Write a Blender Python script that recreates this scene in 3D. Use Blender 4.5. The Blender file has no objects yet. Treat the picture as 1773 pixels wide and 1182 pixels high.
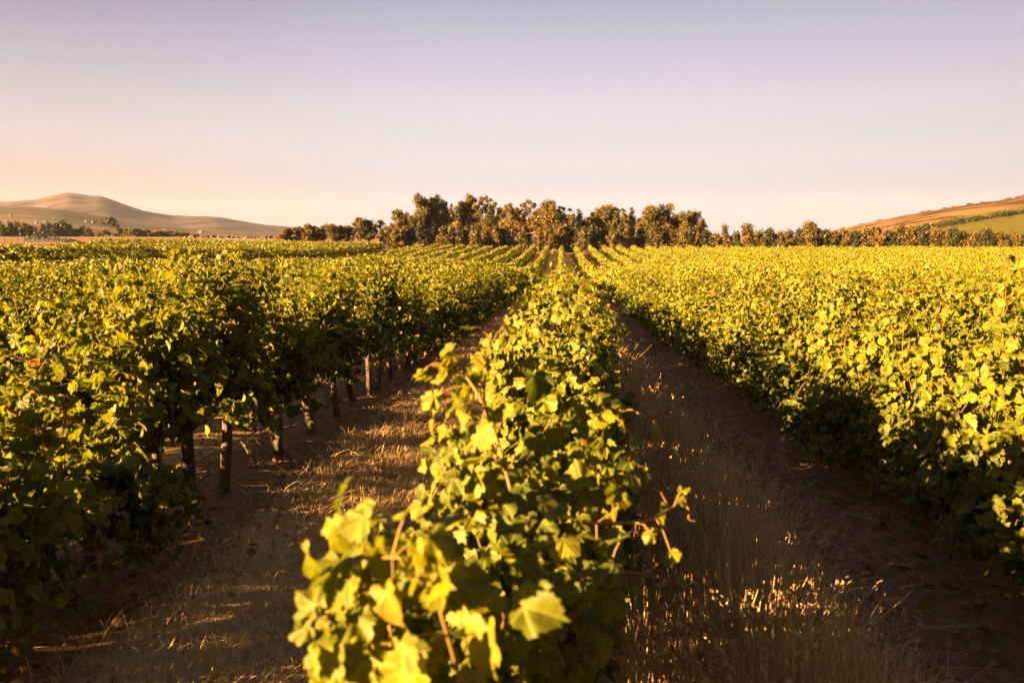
import bpy, bmesh, math, random
import numpy as np
from mathutils import Vector, Matrix, Euler

SC = bpy.context.scene
COL = SC.collection
R = math.radians

# ------------------------------------------------------------------ camera
F = 1379.0                      # focal length in pixels of the 1773 px wide photograph (28 mm)
PITCH, YAW = R(7.56), R(3.55)
CAMZ = 2.05
cam_d = bpy.data.cameras.new('camera')
cam = bpy.data.objects.new('camera', cam_d)
COL.objects.link(cam)
cam.location = (0, 0, CAMZ)
cam.rotation_euler = (R(90) - PITCH, 0, YAW)
cam_d.lens = 28; cam_d.sensor_width = 36
cam_d.clip_start = 0.05; cam_d.clip_end = 12000
cam_d.dof.use_dof = True
cam_d.dof.focus_distance = 12.0
cam_d.dof.aperture_fstop = 4.2
SC.camera = cam

# ------------------------------------------------------------------ world and sun
SUN_EL, SUN_AZ = R(13), R(121)       # azimuth measured from +Y (view along the rows) towards -X
sdir = Vector((-math.sin(SUN_AZ) * math.cos(SUN_EL), math.cos(SUN_AZ) * math.cos(SUN_EL), math.sin(SUN_EL)))
sun_d = bpy.data.lights.new('sun', 'SUN'); sun_d.energy = 5.0; sun_d.angle = R(0.5); sun_d.color = (1.0, 0.58, 0.22)
sun = bpy.data.objects.new('sun', sun_d); COL.objects.link(sun)
sun.rotation_euler = sdir.to_track_quat('Z', 'Y').to_euler()
sun.location = (-60, -20, 40)

W = bpy.data.worlds.new('World'); SC.world = W; W.use_nodes = True
wn, wl = W.node_tree.nodes, W.node_tree.links
wn.clear()
wout = wn.new('ShaderNodeOutputWorld'); bg = wn.new('ShaderNodeBackground')
sky = wn.new('ShaderNodeTexSky'); sky.sky_type = 'NISHITA'; sky.sun_disc = False
sky.sun_elevation = SUN_EL
sky.sun_rotation = math.atan2(sdir.x, sdir.y)
sky.air_density = 1.0; sky.dust_density = 2.0; sky.ozone_density = 2.0
tc = wn.new('ShaderNodeTexCoord'); sep = wn.new('ShaderNodeSeparateXYZ')
wl.new(tc.outputs['Generated'], sep.inputs[0])
def wramp(stops, src):
    r = wn.new('ShaderNodeValToRGB'); e = r.color_ramp.elements
    while len(e) > 1: e.remove(e[-1])
    e[0].position = stops[0][0]; e[0].color = (*stops[0][1], 1)
    for p, c in stops[1:]:
        x = e.new(p); x.color = (*c, 1)
    wl.new(src, r.inputs[0]); return r.outputs[0]
def srgb(r, g, b):
    f = lambda c: (c / 12.92 if c <= 0.04045 else ((c + 0.055) / 1.055) ** 2.4)
    return (f(r / 255), f(g / 255), f(b / 255))
SKYK = 1.0
def sk(r, g, b): return tuple(SKYK * v for v in srgb(r, g, b))
# evening air over the valley: cream at the horizon, lilac grey above, dark blue overhead; warmer towards the sun
away = wramp([(0.0, sk(178, 182, 199)), (0.04, sk(185, 188, 203)), (0.09, sk(211, 208, 218)), (0.15, sk(214, 208, 220)), (0.22, sk(192, 191, 210)), (0.28, sk(164, 166, 190)), (0.42, sk(134, 139, 164)), (0.7, sk(124, 129, 152)), (1.0, sk(118, 123, 146))], sep.outputs['Z'])
toward = wramp([(0.0, sk(192, 162, 148)), (0.05, sk(204, 181, 169)), (0.11, sk(216, 198, 196)), (0.18, sk(190, 181, 192)), (0.26, sk(142, 141, 158)), (0.42, sk(134, 138, 160)), (0.7, sk(124, 129, 152)), (1.0, sk(118, 123, 146))], sep.outputs['Z'])
dn = wn.new('ShaderNodeVectorMath'); dn.operation = 'DOT_PRODUCT'
wl.new(tc.outputs['Generated'], dn.inputs[0]); dn.inputs[1].default_value = (-0.95, 0.31, 0)
mr = wn.new('ShaderNodeMapRange'); mr.interpolation_type = 'SMOOTHSTEP'
mr.inputs['From Min'].default_value = 0.40; mr.inputs['From Max'].default_value = 0.88
wl.new(dn.outputs['Value'], mr.inputs['Value'])
mixaz = wn.new('ShaderNodeMix'); mixaz.data_type = 'RGBA'
wl.new(mr.outputs['Result'], mixaz.inputs['Factor']); wl.new(away, mixaz.inputs['A']); wl.new(toward, mixaz.inputs['B'])
# the physical sky (scaled to the same exposure) is blended with the evening air
sc_ = wn.new('ShaderNodeVectorMath'); sc_.operation = 'SCALE'; sc_.inputs['Scale'].default_value = .09
wl.new(sky.outputs[0], sc_.inputs[0])
back = wn.new('ShaderNodeMapRange'); back.interpolation_type = 'SMOOTHSTEP'
back.inputs['From Min'].default_value = -1.0; back.inputs['From Max'].default_value = 0.30
back.inputs['To Min'].default_value = 0.55; back.inputs['To Max'].default_value = 1.0
wl.new(dn.outputs['Value'], back.inputs['Value'])
dusk = wn.new('ShaderNodeVectorMath'); dusk.operation = 'SCALE'
wl.new(mixaz.outputs['Result'], dusk.inputs[0]); wl.new(back.outputs['Result'], dusk.inputs['Scale'])
gain = wn.new('ShaderNodeVectorMath'); gain.operation = 'SCALE'; gain.inputs['Scale'].default_value = .98
wl.new(dusk.outputs[0], gain.inputs[0])
mixs = wn.new('ShaderNodeMix'); mixs.data_type = 'RGBA'; mixs.inputs['Factor'].default_value = 0.9
wl.new(sc_.outputs[0], mixs.inputs['A']); wl.new(gain.outputs[0], mixs.inputs['B'])
wl.new(mixs.outputs['Result'], bg.inputs[0]); bg.inputs[1].default_value = 0.08
wl.new(bg.outputs[0], wout.inputs[0])

SC.view_settings.view_transform = 'Standard'; SC.view_settings.look = 'None'
SC.view_settings.exposure = 3.8; SC.view_settings.gamma = 1
SC.cycles.max_bounces = 6; SC.cycles.diffuse_bounces = 2; SC.cycles.glossy_bounces = 2
SC.cycles.transmission_bounces = 4; SC.cycles.transparent_max_bounces = 4
SC.cycles.caustics_reflective = False; SC.cycles.caustics_refractive = False
SC.cycles.use_adaptive_sampling = True

# ------------------------------------------------------------------ helpers
def ax(px, Y):
    """world X of photograph column px at the distance Y (near the horizon)"""
    return Y * math.tan(math.atan((px - 886.5) / F) - YAW)
def az(py, Y):
    """world Z of photograph row py at the distance Y"""
    return CAMZ + (408 - py) / F * Y
CR = Euler((R(90) - PITCH, 0, YAW)).to_matrix()
def P(px, py, Y):
    d = CR @ Vector(((px - 886.5) / F, (591 - py) / F, -1.0))
    return Vector((0, 0, CAMZ)) + d * (Y / d.y)

GX = np.array([-260, -120, -80, -60, -38, -32, -16, 0, 50, 120, 260.])
GY = np.array([-60, 0, 30, 57, 75, 95, 112, 140, 166, 190, 230, 350, 600, 1500, 4500.])
GZ = np.array([
 [2, 2, 2, 2, 2, 2, 2, 2, 2, 2, 2],
 [0.2, 0.2, 0.1, 0, 0, 0, 0, 0, 0, 0, 0],
 [-.3, -.4, -.4, -.4, -.5, -.8, -1.0, -1.17, -1.2, -1.2, -1.2],
 [0.3, 0, -.6, -.6, -.5, -1.55, -1.95, -2.25, -2.3, -2.3, -2.3],
 [0.9, 0.8, -.3, -.85, -.85, -1.95, -2.4, -2.8, -2.8, -2.8, -2.8],
 [1.0, 0.9, .4, -1.1, -1.2, -2.5, -2.8, -3.0, -3.0, -3.0, -3.0],
 [1.0, 0.8, .4, -1.0, -1.6, -2.8, -2.85, -2.9, -2.9, -2.9, -2.9],
 [1.0, 0.6, -.2, -.9, -1.7, -2.3, -2.35, -2.4, -2.4, -2.5, -2.5],
 [1.0, 0.5, -.7, -.9, -1.3, -1.7, -1.87, -1.94, -2.0, -2.1, -2.1],
 [1.0, 0.5, 0, -.5, -.9, -1.2, -1.5, -1.8, -1.85, -1.9, -1.9],
 [1.2, 0.75, .55, .2, -.4, -.8, -1.3, -1.6, -1.6, -1.6, -1.6],
 [1.6, 1.4, 1.2, 1.1, .4, .2, -.6, -1, -1, -1, -1],
 [-2, -2, -2.5, -2.5, -2, -2, -1.5, -1.2, -1, -1, -1],
 [0, 0, 0, 0, 0, 0, 0, 0, 0, 0, 0],
 [0, 0, 0, 0, 0, 0, 0, 0, 0, 0, 0.]])
def _ss(t): return t
def H(x, y):
    x = np.clip(np.asarray(x, float), GX[0], GX[-1]); y = np.clip(np.asarray(y, float), GY[0], GY[-1])
    def catm(p0, p1, p2, p3, d0, d1, d2, t):
        m1 = 0.5 * ((p1 - p0) / d0 + (p2 - p1) / d1) * d1
        m2 = 0.5 * ((p2 - p1) / d1 + (p3 - p2) / d2) * d1
        t2, t3 = t * t, t * t * t
        return (2*t3 - 3*t2 + 1) * p1 + (t3 - 2*t2 + t) * m1 + (-2*t3 + 3*t2) * p2 + (t3 - t2) * m2
    i = np.clip(np.searchsorted(GX, x, side='right') - 1, 0, len(GX) - 2); tx = (x - GX[i]) / (GX[i+1] - GX[i])
    j = np.clip(np.searchsorted(GY, y, side='right') - 1, 0, len(GY) - 2)
    cl = lambda k: np.clip(k, 0, len(GY) - 1)
    def row(k):
        k = cl(k); return GZ[k, i] * (1 - tx) + GZ[k, i+1] * tx
    dd = lambda a, b: np.maximum(GY[cl(b)] - GY[cl(a)], 1e-3)
    t = (y - GY[j]) / (GY[j+1] - GY[j])
    d0 = np.where(j == 0, 60., dd(j-1, j)); d2 = np.where(j == len(GY) - 2, 1000., dd(j+1, j+2))
    return catm(row(j-1), row(j), row(j+1), row(j+2), d0, dd(j, j+1), d2, t)
def h1(x, y): return float(H(np.array([x]), np.array([y]))[0])

class MB:
    """collects vertices, faces and one vector attribute, builds ONE mesh"""
    def __init__(s): s.V = []; s.F = []; s.A = []; s.n = 0; s.mi = []
    def add(s, V, faces, A=None, mi=0):
        V = np.asarray(V, float).reshape(-1, 3)
        if A is None: A = np.zeros_like(V)
        for f in faces:
            f = np.asarray(f, int)
            s.F.append(f + s.n); s.mi.append(np.full(len(f), mi))
        s.V.append(V); s.A.append(np.asarray(A, float)); s.n += len(V)
    def tube(s, pts, rad, sides=6, cap=True, mi=0):
        pts = np.asarray(pts, float); n = len(pts)
        rad = np.broadcast_to(np.asarray(rad, float), (n,))
        t = np.gradient(pts, axis=0); t /= np.linalg.norm(t, axis=1)[:, None] + 1e-9
        ref = np.array([0.31, 0.17, 0.93]) if abs(t[:, 2]).mean() < 0.8 else np.array([0.95, 0.3, 0.1])
        a = np.cross(t, ref); a /= np.linalg.norm(a, axis=1)[:, None] + 1e-9
        b = np.cross(t, a)
        th = np.arange(sides) * 2 * math.pi / sides
        V = pts[:, None] + rad[:, None, None] * (a[:, None] * np.cos(th)[None, :, None] + b[:, None] * np.sin(th)[None, :, None])
        V = V.reshape(-1, 3)
        i = np.arange(n - 1)[:, None] * sides; k = np.arange(sides)[None]; k2 = (k + 1) % sides
        q = np.stack([i + k, i + k2, i + sides + k2, i + sides + k], -1).reshape(-1, 4)
        A = np.repeat(np.linspace(0, 1, n), sides)[:, None] * np.ones(3)
        fs = [q]
        if cap: fs.append(np.array([[(n - 1) * sides + c for c in range(sides)]]))
        s.add(V, fs, A, mi)
    def box(s, c, size, rz=0, mi=0):
        c = np.asarray(c, float); h = np.asarray(size, float) / 2
        v = np.array([[x, y, z] for z in (-1, 1) for y in (-1, 1) for x in (-1, 1)]) * h
        ca, sa = math.cos(rz), math.sin(rz)
        v = np.stack([v[:, 0]*ca - v[:, 1]*sa, v[:, 0]*sa + v[:, 1]*ca, v[:, 2]], 1) + c
        s.add(v, [[[0,2,3,1],[4,5,7,6],[0,1,5,4],[1,3,7,5],[3,2,6,7],[2,0,4,6]]], None, mi)
    def join(s, o, mi=1):
        s.V += o.V; s.A += o.A; s.F += [f + s.n for f in o.F]; s.mi += [np.full(len(f), mi) for f in o.F]; s.n += o.n
    def mesh(s, name, smooth=True):
        me = bpy.data.meshes.new(name)
        if not s.V: return me
        V = np.concatenate(s.V); A = np.concatenate(s.A)
        me.vertices.add(len(V)); me.vertices.foreach_set('co', V.astype(np.float32).ravel())
        loops = np.concatenate([f.ravel() for f in s.F]).astype(np.int32)
        tot = np.concatenate([np.full(len(f), f.shape[1]) for f in s.F]).astype(np.int32)
        st = np.concatenate([[0], np.cumsum(tot)[:-1]]).astype(np.int32)
        me.loops.add(len(loops)); me.loops.foreach_set('vertex_index', loops)
        me.polygons.add(len(tot)); me.polygons.foreach_set('loop_start', st); me.polygons.foreach_set('loop_total', tot)
        me.polygons.foreach_set('material_index', np.concatenate(s.mi).astype(np.int32))
        me.polygons.foreach_set('use_smooth', np.full(len(tot), smooth))
        at = me.attributes.new('leafpos', 'FLOAT_VECTOR', 'POINT'); at.data.foreach_set('vector', A.astype(np.float32).ravel())
        me.update(calc_edges=True)
        return me

def link(name, me, mats, parent=None, loc=(0, 0, 0)):
    o = bpy.data.objects.new(name, me); COL.objects.link(o)
    if me is not None and mats is not None and len(me.materials) == 0:
        for m in (mats if isinstance(mats, (list, tuple)) else [mats]): me.materials.append(m)
    o.location = loc
    if parent is not None: o.parent = parent
    return o
def empty(name, loc, rz=0):
    o = bpy.data.objects.new(name, None); COL.objects.link(o); o.location = loc; o.rotation_euler = (0, 0, rz)
    o.empty_display_size = 0.2
    return o
def tag(o, label=None, cat=None, group=None, kind=None):
    if label: o['label'] = label
    if cat: o['category'] = cat
    if group: o['group'] = group
    if kind: o['kind'] = kind
    return o
ORD = 'first second third fourth fifth sixth seventh eighth ninth tenth eleventh twelfth thirteenth fourteenth fifteenth sixteenth seventeenth eighteenth nineteenth twentieth'.split()
TENS = {2: 'twenty', 3: 'thirty', 4: 'forty'}
def ordw(i):
    """i = 0 -> first"""
    if i < 20: return ORD[i]
    t, u = divmod(i + 1, 10)
    return {20: 'twentieth', 30: 'thirtieth', 40: 'fortieth'}[i + 1] if u == 0 else TENS[t] + '-' + ORD[u - 1]

# ------------------------------------------------------------------ materials
def new_mat(name):
    m = bpy.data.materials.new(name); m.use_nodes = True
    n, l = m.node_tree.nodes, m.node_tree.links
    n.clear(); out = n.new('ShaderNodeOutputMaterial')
    return m, n, l, out
def N(n, t, **k):
    x = n.new(t)
    for a, b in k.items(): setattr(x, a, b)
    return x
def ramp(n, l, src, stops, interp='LINEAR'):
    r = n.new('ShaderNodeValToRGB'); r.color_ramp.interpolation = interp; e = r.color_ramp.elements
    while len(e) > 1: e.remove(e[-1])
    e[0].position = stops[0][0]; e[0].color = (*stops[0][1], 1)
    for p, c in stops[1:]: e.new(p).color = (*c, 1)
    l.new(src, r.inputs[0]); return r.outputs[0]
def math_(n, l, op, a, b=None, c=None):
    x = n.new('ShaderNodeMath'); x.operation = op
    for i, v in enumerate((a, b, c)):
        if v is None: continue
        if isinstance(v, (int, float)): x.inputs[i].default_value = v
        else: l.new(v, x.inputs[i])
    return x.outputs[0]
def mixc(n, l, f, a, b, blend='MIX'):
    x = n.new('ShaderNodeMix'); x.data_type = 'RGBA'; x.blend_type = blend
    for s, v in (('Factor', f), ('A', a), ('B', b)):
        i = x.inputs[s] if s == 'Factor' else x.inputs[6 if s == 'A' else 7]
        if isinstance(v, (int, float)): i.default_value = v
        elif isinstance(v, tuple): i.default_value = (*v, 1)
        else: l.new(v, i)
    return x.outputs[2]
def noise(n, l, scale, detail=4, vec=None, rough=.55):
    x = n.new('ShaderNodeTexNoise'); x.inputs['Scale'].default_value = scale; x.inputs['Detail'].default_value = detail
    x.inputs['Roughness'].default_value = rough
    if vec is not None: l.new(vec, x.inputs['Vector'])
    return x.outputs['Fac']

def leaf_material(name, stops, trans_gain, trans_fac, spec=0.2, veins=True, rough=0.5):
    m, n, l, out = new_mat(name)
    at = N(n, 'ShaderNodeAttribute', attribute_name='leafpos')
    sp = N(n, 'ShaderNodeSeparateXYZ'); l.new(at.outputs['Vector'], sp.inputs[0])
    oi = N(n, 'ShaderNodeObjectInfo')
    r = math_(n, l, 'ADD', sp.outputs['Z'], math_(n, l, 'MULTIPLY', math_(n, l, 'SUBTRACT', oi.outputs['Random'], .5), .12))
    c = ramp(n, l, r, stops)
    if veins:
        ang = math_(n, l, 'ABSOLUTE', math_(n, l, 'ARCTAN2', sp.outputs['X'], sp.outputs['Y']))
        pp = math_(n, l, 'PINGPONG', ang, 0.44)
        rad = math_(n, l, 'SQRT', math_(n, l, 'ADD', math_(n, l, 'POWER', sp.outputs['X'], 2), math_(n, l, 'POWER', sp.outputs['Y'], 2)))
        dist = math_(n, l, 'MULTIPLY', pp, rad)
        v = N(n, 'ShaderNodeMapRange'); l.new(dist, v.inputs['Value'])
        v.inputs['From Min'].default_value = .012; v.inputs['From Max'].default_value = .05
        v.inputs['To Min'].default_value = .6; v.inputs['To Max'].default_value = 0
        c = mixc(n, l, v.outputs[0], c, (.12, .135, .022))
        # rusty blotches on the margins of some leaves
        tcn = N(n, 'ShaderNodeTexCoord')
        nz = noise(n, l, 22, 3, tcn.outputs['Object'])
        mot = noise(n, l, 48, 5, tcn.outputs['Object'], .7)
        mm = N(n, 'ShaderNodeMapRange'); l.new(mot, mm.inputs['Value']); mm.inputs['From Min'].default_value = .3; mm.inputs['From Max'].default_value = .7
        mm.inputs['To Min'].default_value = .72; mm.inputs['To Max'].default_value = 1.22
        c = mixc(n, l, 1.0, c, mm.outputs[0], 'MULTIPLY')
        # small brown spots
        sp_ = N(n, 'ShaderNodeMapRange'); l.new(noise(n, l, 75, 2, tcn.outputs['Object']), sp_.inputs['Value']); sp_.inputs['From Min'].default_value = .70; sp_.inputs['From Max'].default_value = .74
        c = mixc(n, l, math_(n, l, 'MULTIPLY', sp_.outputs[0], .75), c, (.07, .035, .012))
        lb = N(n, 'ShaderNodeBump'); lb.inputs['Strength'].default_value = .5; lb.inputs['Distance'].default_value = .004
        l.new(math_(n, l, 'SUBTRACT', mot, math_(n, l, 'MULTIPLY', v.outputs[0], 1.2)), lb.inputs['Height']); leaf_bump = lb
        e = math_(n, l, 'ADD', math_(n, l, 'MULTIPLY', rad, .9), math_(n, l, 'MULTIPLY', nz, 1.0))
        e2 = N(n, 'ShaderNodeMapRange'); l.new(e, e2.inputs['Value'])
        e2.inputs['From Min'].default_value = 1.25; e2.inputs['From Max'].default_value = 1.5
        c = mixc(n, l, math_(n, l, 'MULTIPLY', e2.outputs[0], .8), c, (.11, .05, .012))
    pb = N(n, 'ShaderNodeBsdfPrincipled'); l.new(c, pb.inputs['Base Color']); pb.inputs['Roughness'].default_value = rough
    pb.inputs['Specular IOR Level'].default_value = spec
    if veins: l.new(leaf_bump.outputs[0], pb.inputs['Normal'])
    tr = N(n, 'ShaderNodeBsdfTranslucent')
    l.new(mixc(n, l, 1.0, c, trans_gain, 'MULTIPLY'), tr.inputs['Color'])
    mx = N(n, 'ShaderNodeMixShader'); mx.inputs[0].default_value = trans_fac
    l.new(pb.outputs[0], mx.inputs[1]); l.new(tr.outputs[0], mx.inputs[2]); l.new(mx.outputs[0], out.inputs[0])
    return m
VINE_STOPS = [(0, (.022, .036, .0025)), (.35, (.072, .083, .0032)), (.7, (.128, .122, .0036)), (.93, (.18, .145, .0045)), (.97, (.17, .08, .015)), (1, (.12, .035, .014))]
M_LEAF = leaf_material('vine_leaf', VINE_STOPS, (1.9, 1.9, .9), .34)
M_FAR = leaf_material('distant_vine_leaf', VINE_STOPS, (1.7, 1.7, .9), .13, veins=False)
M_EUC = leaf_material('eucalyptus_leaf', [(0, (.024, .024, .007)), (.5, (.07, .054, .011)), (1, (.15, .098, .016))], (1.3, 1.1, .8), .22, veins=False)
M_DARKTREE = leaf_material('dark_tree_leaf', [(0, (.012, .016, .007)), (.5, (.022, .025, .010)), (1, (.043, .04, .012))], (1.2, 1.2, .8), .2, veins=False)
M_BUSH = leaf_material('bush_leaf', [(0, (.022, .021, .007)), (.5, (.064, .046, .010)), (1, (.135, .086, .015))], (1.3, 1.1, .8), .2, veins=False)

def bark(name, a, b, scale=18, stretch=(1, 1, .2), rough=.9, bump=.6):
    m, n, l, out = new_mat(name)
    t = N(n, 'ShaderNodeTexCoord'); mp = N(n, 'ShaderNodeMapping'); mp.inputs['Scale'].default_value = stretch
    l.new(t.outputs['Object'], mp.inputs[0])
    f = noise(n, l, scale, 6, mp.outputs[0], .65)
    pb = N(n, 'ShaderNodeBsdfPrincipled'); pb.inputs['Roughness'].default_value = rough; pb.inputs['Specular IOR Level'].default_value = .2
    l.new(ramp(n, l, f, [(.3, a), (.7, b)]), pb.inputs['Base Color'])
    bp = N(n, 'ShaderNodeBump'); bp.inputs['Strength'].default_value = bump; bp.inputs['Distance'].default_value = .02
    l.new(f, bp.inputs['Height']); l.new(bp.outputs[0], pb.inputs['Normal']); l.new(pb.outputs[0], out.inputs[0])
    return m
M_BARK = bark('vine_bark', (.045, .028, .018), (.13, .085, .055), 40)
M_CANE = bark('vine_cane', (.10, .05, .010), (.16, .10, .018), 12, rough=.6, bump=.1)
M_POST = bark('weathered_post', (.035, .024, .016), (.085, .058, .038), 30, (1, 1, .08))
M_TRUNK = bark('tree_bark', (.025, .019, .014), (.075, .055, .04), 3)
M_PALEWOOD = bark('pale_wood', (.06, .05, .04), (.11, .095, .075), 4)
M_STRAW = leaf_material('dry_grass_blade', [(0, (.22, .14, .065)), (.5, (.44, .30, .125)), (.85, (.56, .41, .20)), (1, (.26, .22, .06))], (1, .9, .7), .1, veins=False, rough=.7, spec=.15)
M_LITTER = bark('dry_litter', (.14, .10, .07), (.36, .28, .20), 5)
def plain(name, col, rough=.6, metal=0, var=.25, scale=6):
    m, n, l, out = new_mat(name)
    t = N(n, 'ShaderNodeTexCoord'); f = noise(n, l, scale, 5, t.outputs['Object'])
    pb = N(n, 'ShaderNodeBsdfPrincipled'); pb.inputs['Roughness'].default_value = rough; pb.inputs['Metallic'].default_value = metal
    a = tuple(v * (1 - var) for v in col); b = tuple(min(1, v * (1 + var)) for v in col)
    l.new(ramp(n, l, f, [(.3, a), (.7, b)]), pb.inputs['Base Color']); l.new(pb.outputs[0], out.inputs[0])
    return m
M_WIRE = plain('galvanised_wire', (.35, .34, .33), .4, .8)
M_HOSE = plain('black_hose', (.02, .02, .02), .5)
M_WALL = plain('pale_render', (.05, .046, .043), .85, var=.08)
M_REDROOF = plain('red_roof', (.22, .085, .06), .8, scale=1.5)
M_DARKROOF = plain('dark_roof', (.06, .055, .055), .7)
M_GREYROOF = plain('grey_roof', (.04, .035, .033), .7)
M_TARP = plain('teal_tarp', (.0022, .0065, .0056), .85, var=.5, scale=1.2)

# ground
def ground_material():
    m, n, l, out = new_mat('vineyard_ground')
    t = N(n, 'ShaderNodeTexCoord'); sp = N(n, 'ShaderNodeSeparateXYZ'); l.new(t.outputs['Object'], sp.inputs[0])
    at = N(n, 'ShaderNodeAttribute', attribute_name='leafpos'); sa = N(n, 'ShaderNodeSeparateXYZ'); l.new(at.outputs['Vector'], sa.inputs[0])
    n1 = noise(n, l, 1.3, 6, t.outputs['Object'], .6); n2 = noise(n, l, 9, 6, t.outputs['Object'], .65); n3 = noise(n, l, 55, 4, t.outputs['Object'], .7)
    mp = N(n, 'ShaderNodeMapping'); mp.inputs['Scale'].default_value = (1, .35, 1); mp.inputs['Rotation'].default_value = (0, 0, .5); l.new(t.outputs['Object'], mp.inputs[0])
    n4 = noise(n, l, 34, 5, mp.outputs[0], .7)
    soil = ramp(n, l, math_(n, l, 'ADD', math_(n, l, 'MULTIPLY', n2, .6), math_(n, l, 'MULTIPLY', n3, .4)), [(.3, (.08, .034, .016)), (.55, (.20, .105, .052)), (.75, (.36, .225, .125))])
    straw = ramp(n, l, math_(n, l, 'ADD', math_(n, l, 'MULTIPLY', n4, .7), math_(n, l, 'MULTIPLY', n2, .3)), [(.33, (.18, .11, .045)), (.52, (.44, .285, .105)), (.72, (.60, .42, .185))])
    # where the dry grass lies: between the rows (attribute Y), with a ragged edge
    g = math_(n, l, 'ADD', sa.outputs['Y'], math_(n, l, 'MULTIPLY', math_(n, l, 'SUBTRACT', n1, .5), 1.3))
    mr = N(n, 'ShaderNodeMapRange'); mr.interpolation_type = 'SMOOTHSTEP'; l.new(g, mr.inputs['Value']); mr.inputs['From Min'].default_value = .3; mr.inputs['From Max'].default_value = .7
    inner = mixc(n, l, mr.outputs[0], soil, straw)
    w1 = noise(n, l, .035, 5, t.outputs['Object']); 
    mp2 = N(n, 'ShaderNodeMapping'); mp2.inputs['Scale'].default_value = (.25, 1, 1); l.new(t.outputs['Object'], mp2.inputs[0])
    w2 = noise(n, l, .16, 5, mp2.outputs[0], .65)
    outer = ramp(n, l, math_(n, l, 'ADD', math_(n, l, 'MULTIPLY', w1, .35), math_(n, l, 'MULTIPLY', w2, .65)), [(.36, (.045, .028, .016)), (.46, (.145, .08, .034)), (.6, (.24, .14, .06))])
    c = mixc(n, l, sa.outputs['X'], outer, inner)
    pb = N(n, 'ShaderNodeBsdfPrincipled'); pb.inputs['Roughness'].default_value = .95; pb.inputs['Specular IOR Level'].default_value = .1
    l.new(c, pb.inputs['Base Color'])
    bp = N(n, 'ShaderNodeBump'); bp.inputs['Strength'].default_value = .9; bp.inputs['Distance'].default_value = .05
    l.new(math_(n, l, 'ADD', n2, math_(n, l, 'MULTIPLY', n3, .35)), bp.inputs['Height']); l.new(bp.outputs[0], pb.inputs['Normal'])
    l.new(pb.outputs[0], out.inputs[0]); return m
M_GROUND = ground_material()

# ------------------------------------------------------------------ layout of the vineyard
ROW = 2.95                       # row spacing
VS = 1.17                        # vine spacing
def rowx(k): return k * ROW + (-.03 if k == 0 else 0)
def field_left(y):               # western border of the vineyard
    y = np.asarray(y, float)
    return np.where(y < 88, -60 - (88 - y) * .0, -60 - (y - 88) * .33)
FIELD_END = 171.0

# ------------------------------------------------------------------ structure: ground, hills
def axis(near, step, far, growth):
    v = [0.0]; s = step
    while v[-1] < far:
        if v[-1] > near: s *= growth
        v.append(v[-1] + s)
    return np.array(v)
def make_ground():
    rng = np.random.default_rng(5)
    xs = axis(9, .16, 5000, 1.09); xs = np.concatenate([-xs[:0:-1], xs])
    ys = axis(22, .18, 5200, 1.055); yb = -axis(6, .5, 400, 1.3)[:0:-1]; ys = np.concatenate([yb, ys])
    X, Y = np.meshgrid(xs, ys)
    Z = H(X, Y)
    near = np.exp(-((X / 12) ** 2)) * np.exp(-((np.maximum(Y, 0) / 26) ** 2))
    k = np.abs((X / ROW + .5) % 1 - .5) * ROW              # distance from the nearest row
    Z = Z + near * (.055 * np.exp(-(k / .45) ** 2) + rng.normal(0, .012, X.shape) + .02 * np.sin(X * 3.1 + np.sin(Y * 1.7) * 1.4) * np.sin(Y * 2.3 + X))
    # wheel ruts
    Z = Z - near * .03 * np.exp(-((k - .8) / .16) ** 2)
    inside = ((X > field_left(Y) - 1.5) & (X < 175) & (Y < FIELD_END + 2) & (Y > -300)).astype(float)
    side = (X % ROW) / ROW
    grass = np.where((k > .75), 1.0, np.clip((k - .35) / .4, 0, 1))
    cell = np.floor(X / ROW)
    grass = np.where(cell == 0, np.clip(1.0 - np.abs(X - .95) / 1.05, 0, 1) * 1.5, grass)      # right aisle: grass by the middle row, bare by the right one
    grass = np.where(cell == -1, np.clip((X + 2.75) / .7, 0, 1) * np.clip((-.1 - X) / .3, .4, 1), grass)
    grass = np.where((cell != 0) & (cell != -1), grass * .45, grass)
    A = np.stack([inside, grass, np.zeros_like(X)], -1)
    V = np.stack([X, Y, Z], -1).reshape(-1, 3)
    ny, nx = X.shape
    i = np.arange(ny - 1)[:, None] * nx + np.arange(nx - 1)[None]
    q = np.stack([i, i + 1, i + nx + 1, i + nx], -1).reshape(-1, 4)
    mb = MB(); mb.add(V, [q], A.reshape(-1, 3))
    return tag(link('ground', mb.mesh('ground'), M_GROUND), 'brown vineyard soil with dry grass, orange pasture beyond', 'ground', kind='structure')
make_ground()

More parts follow.
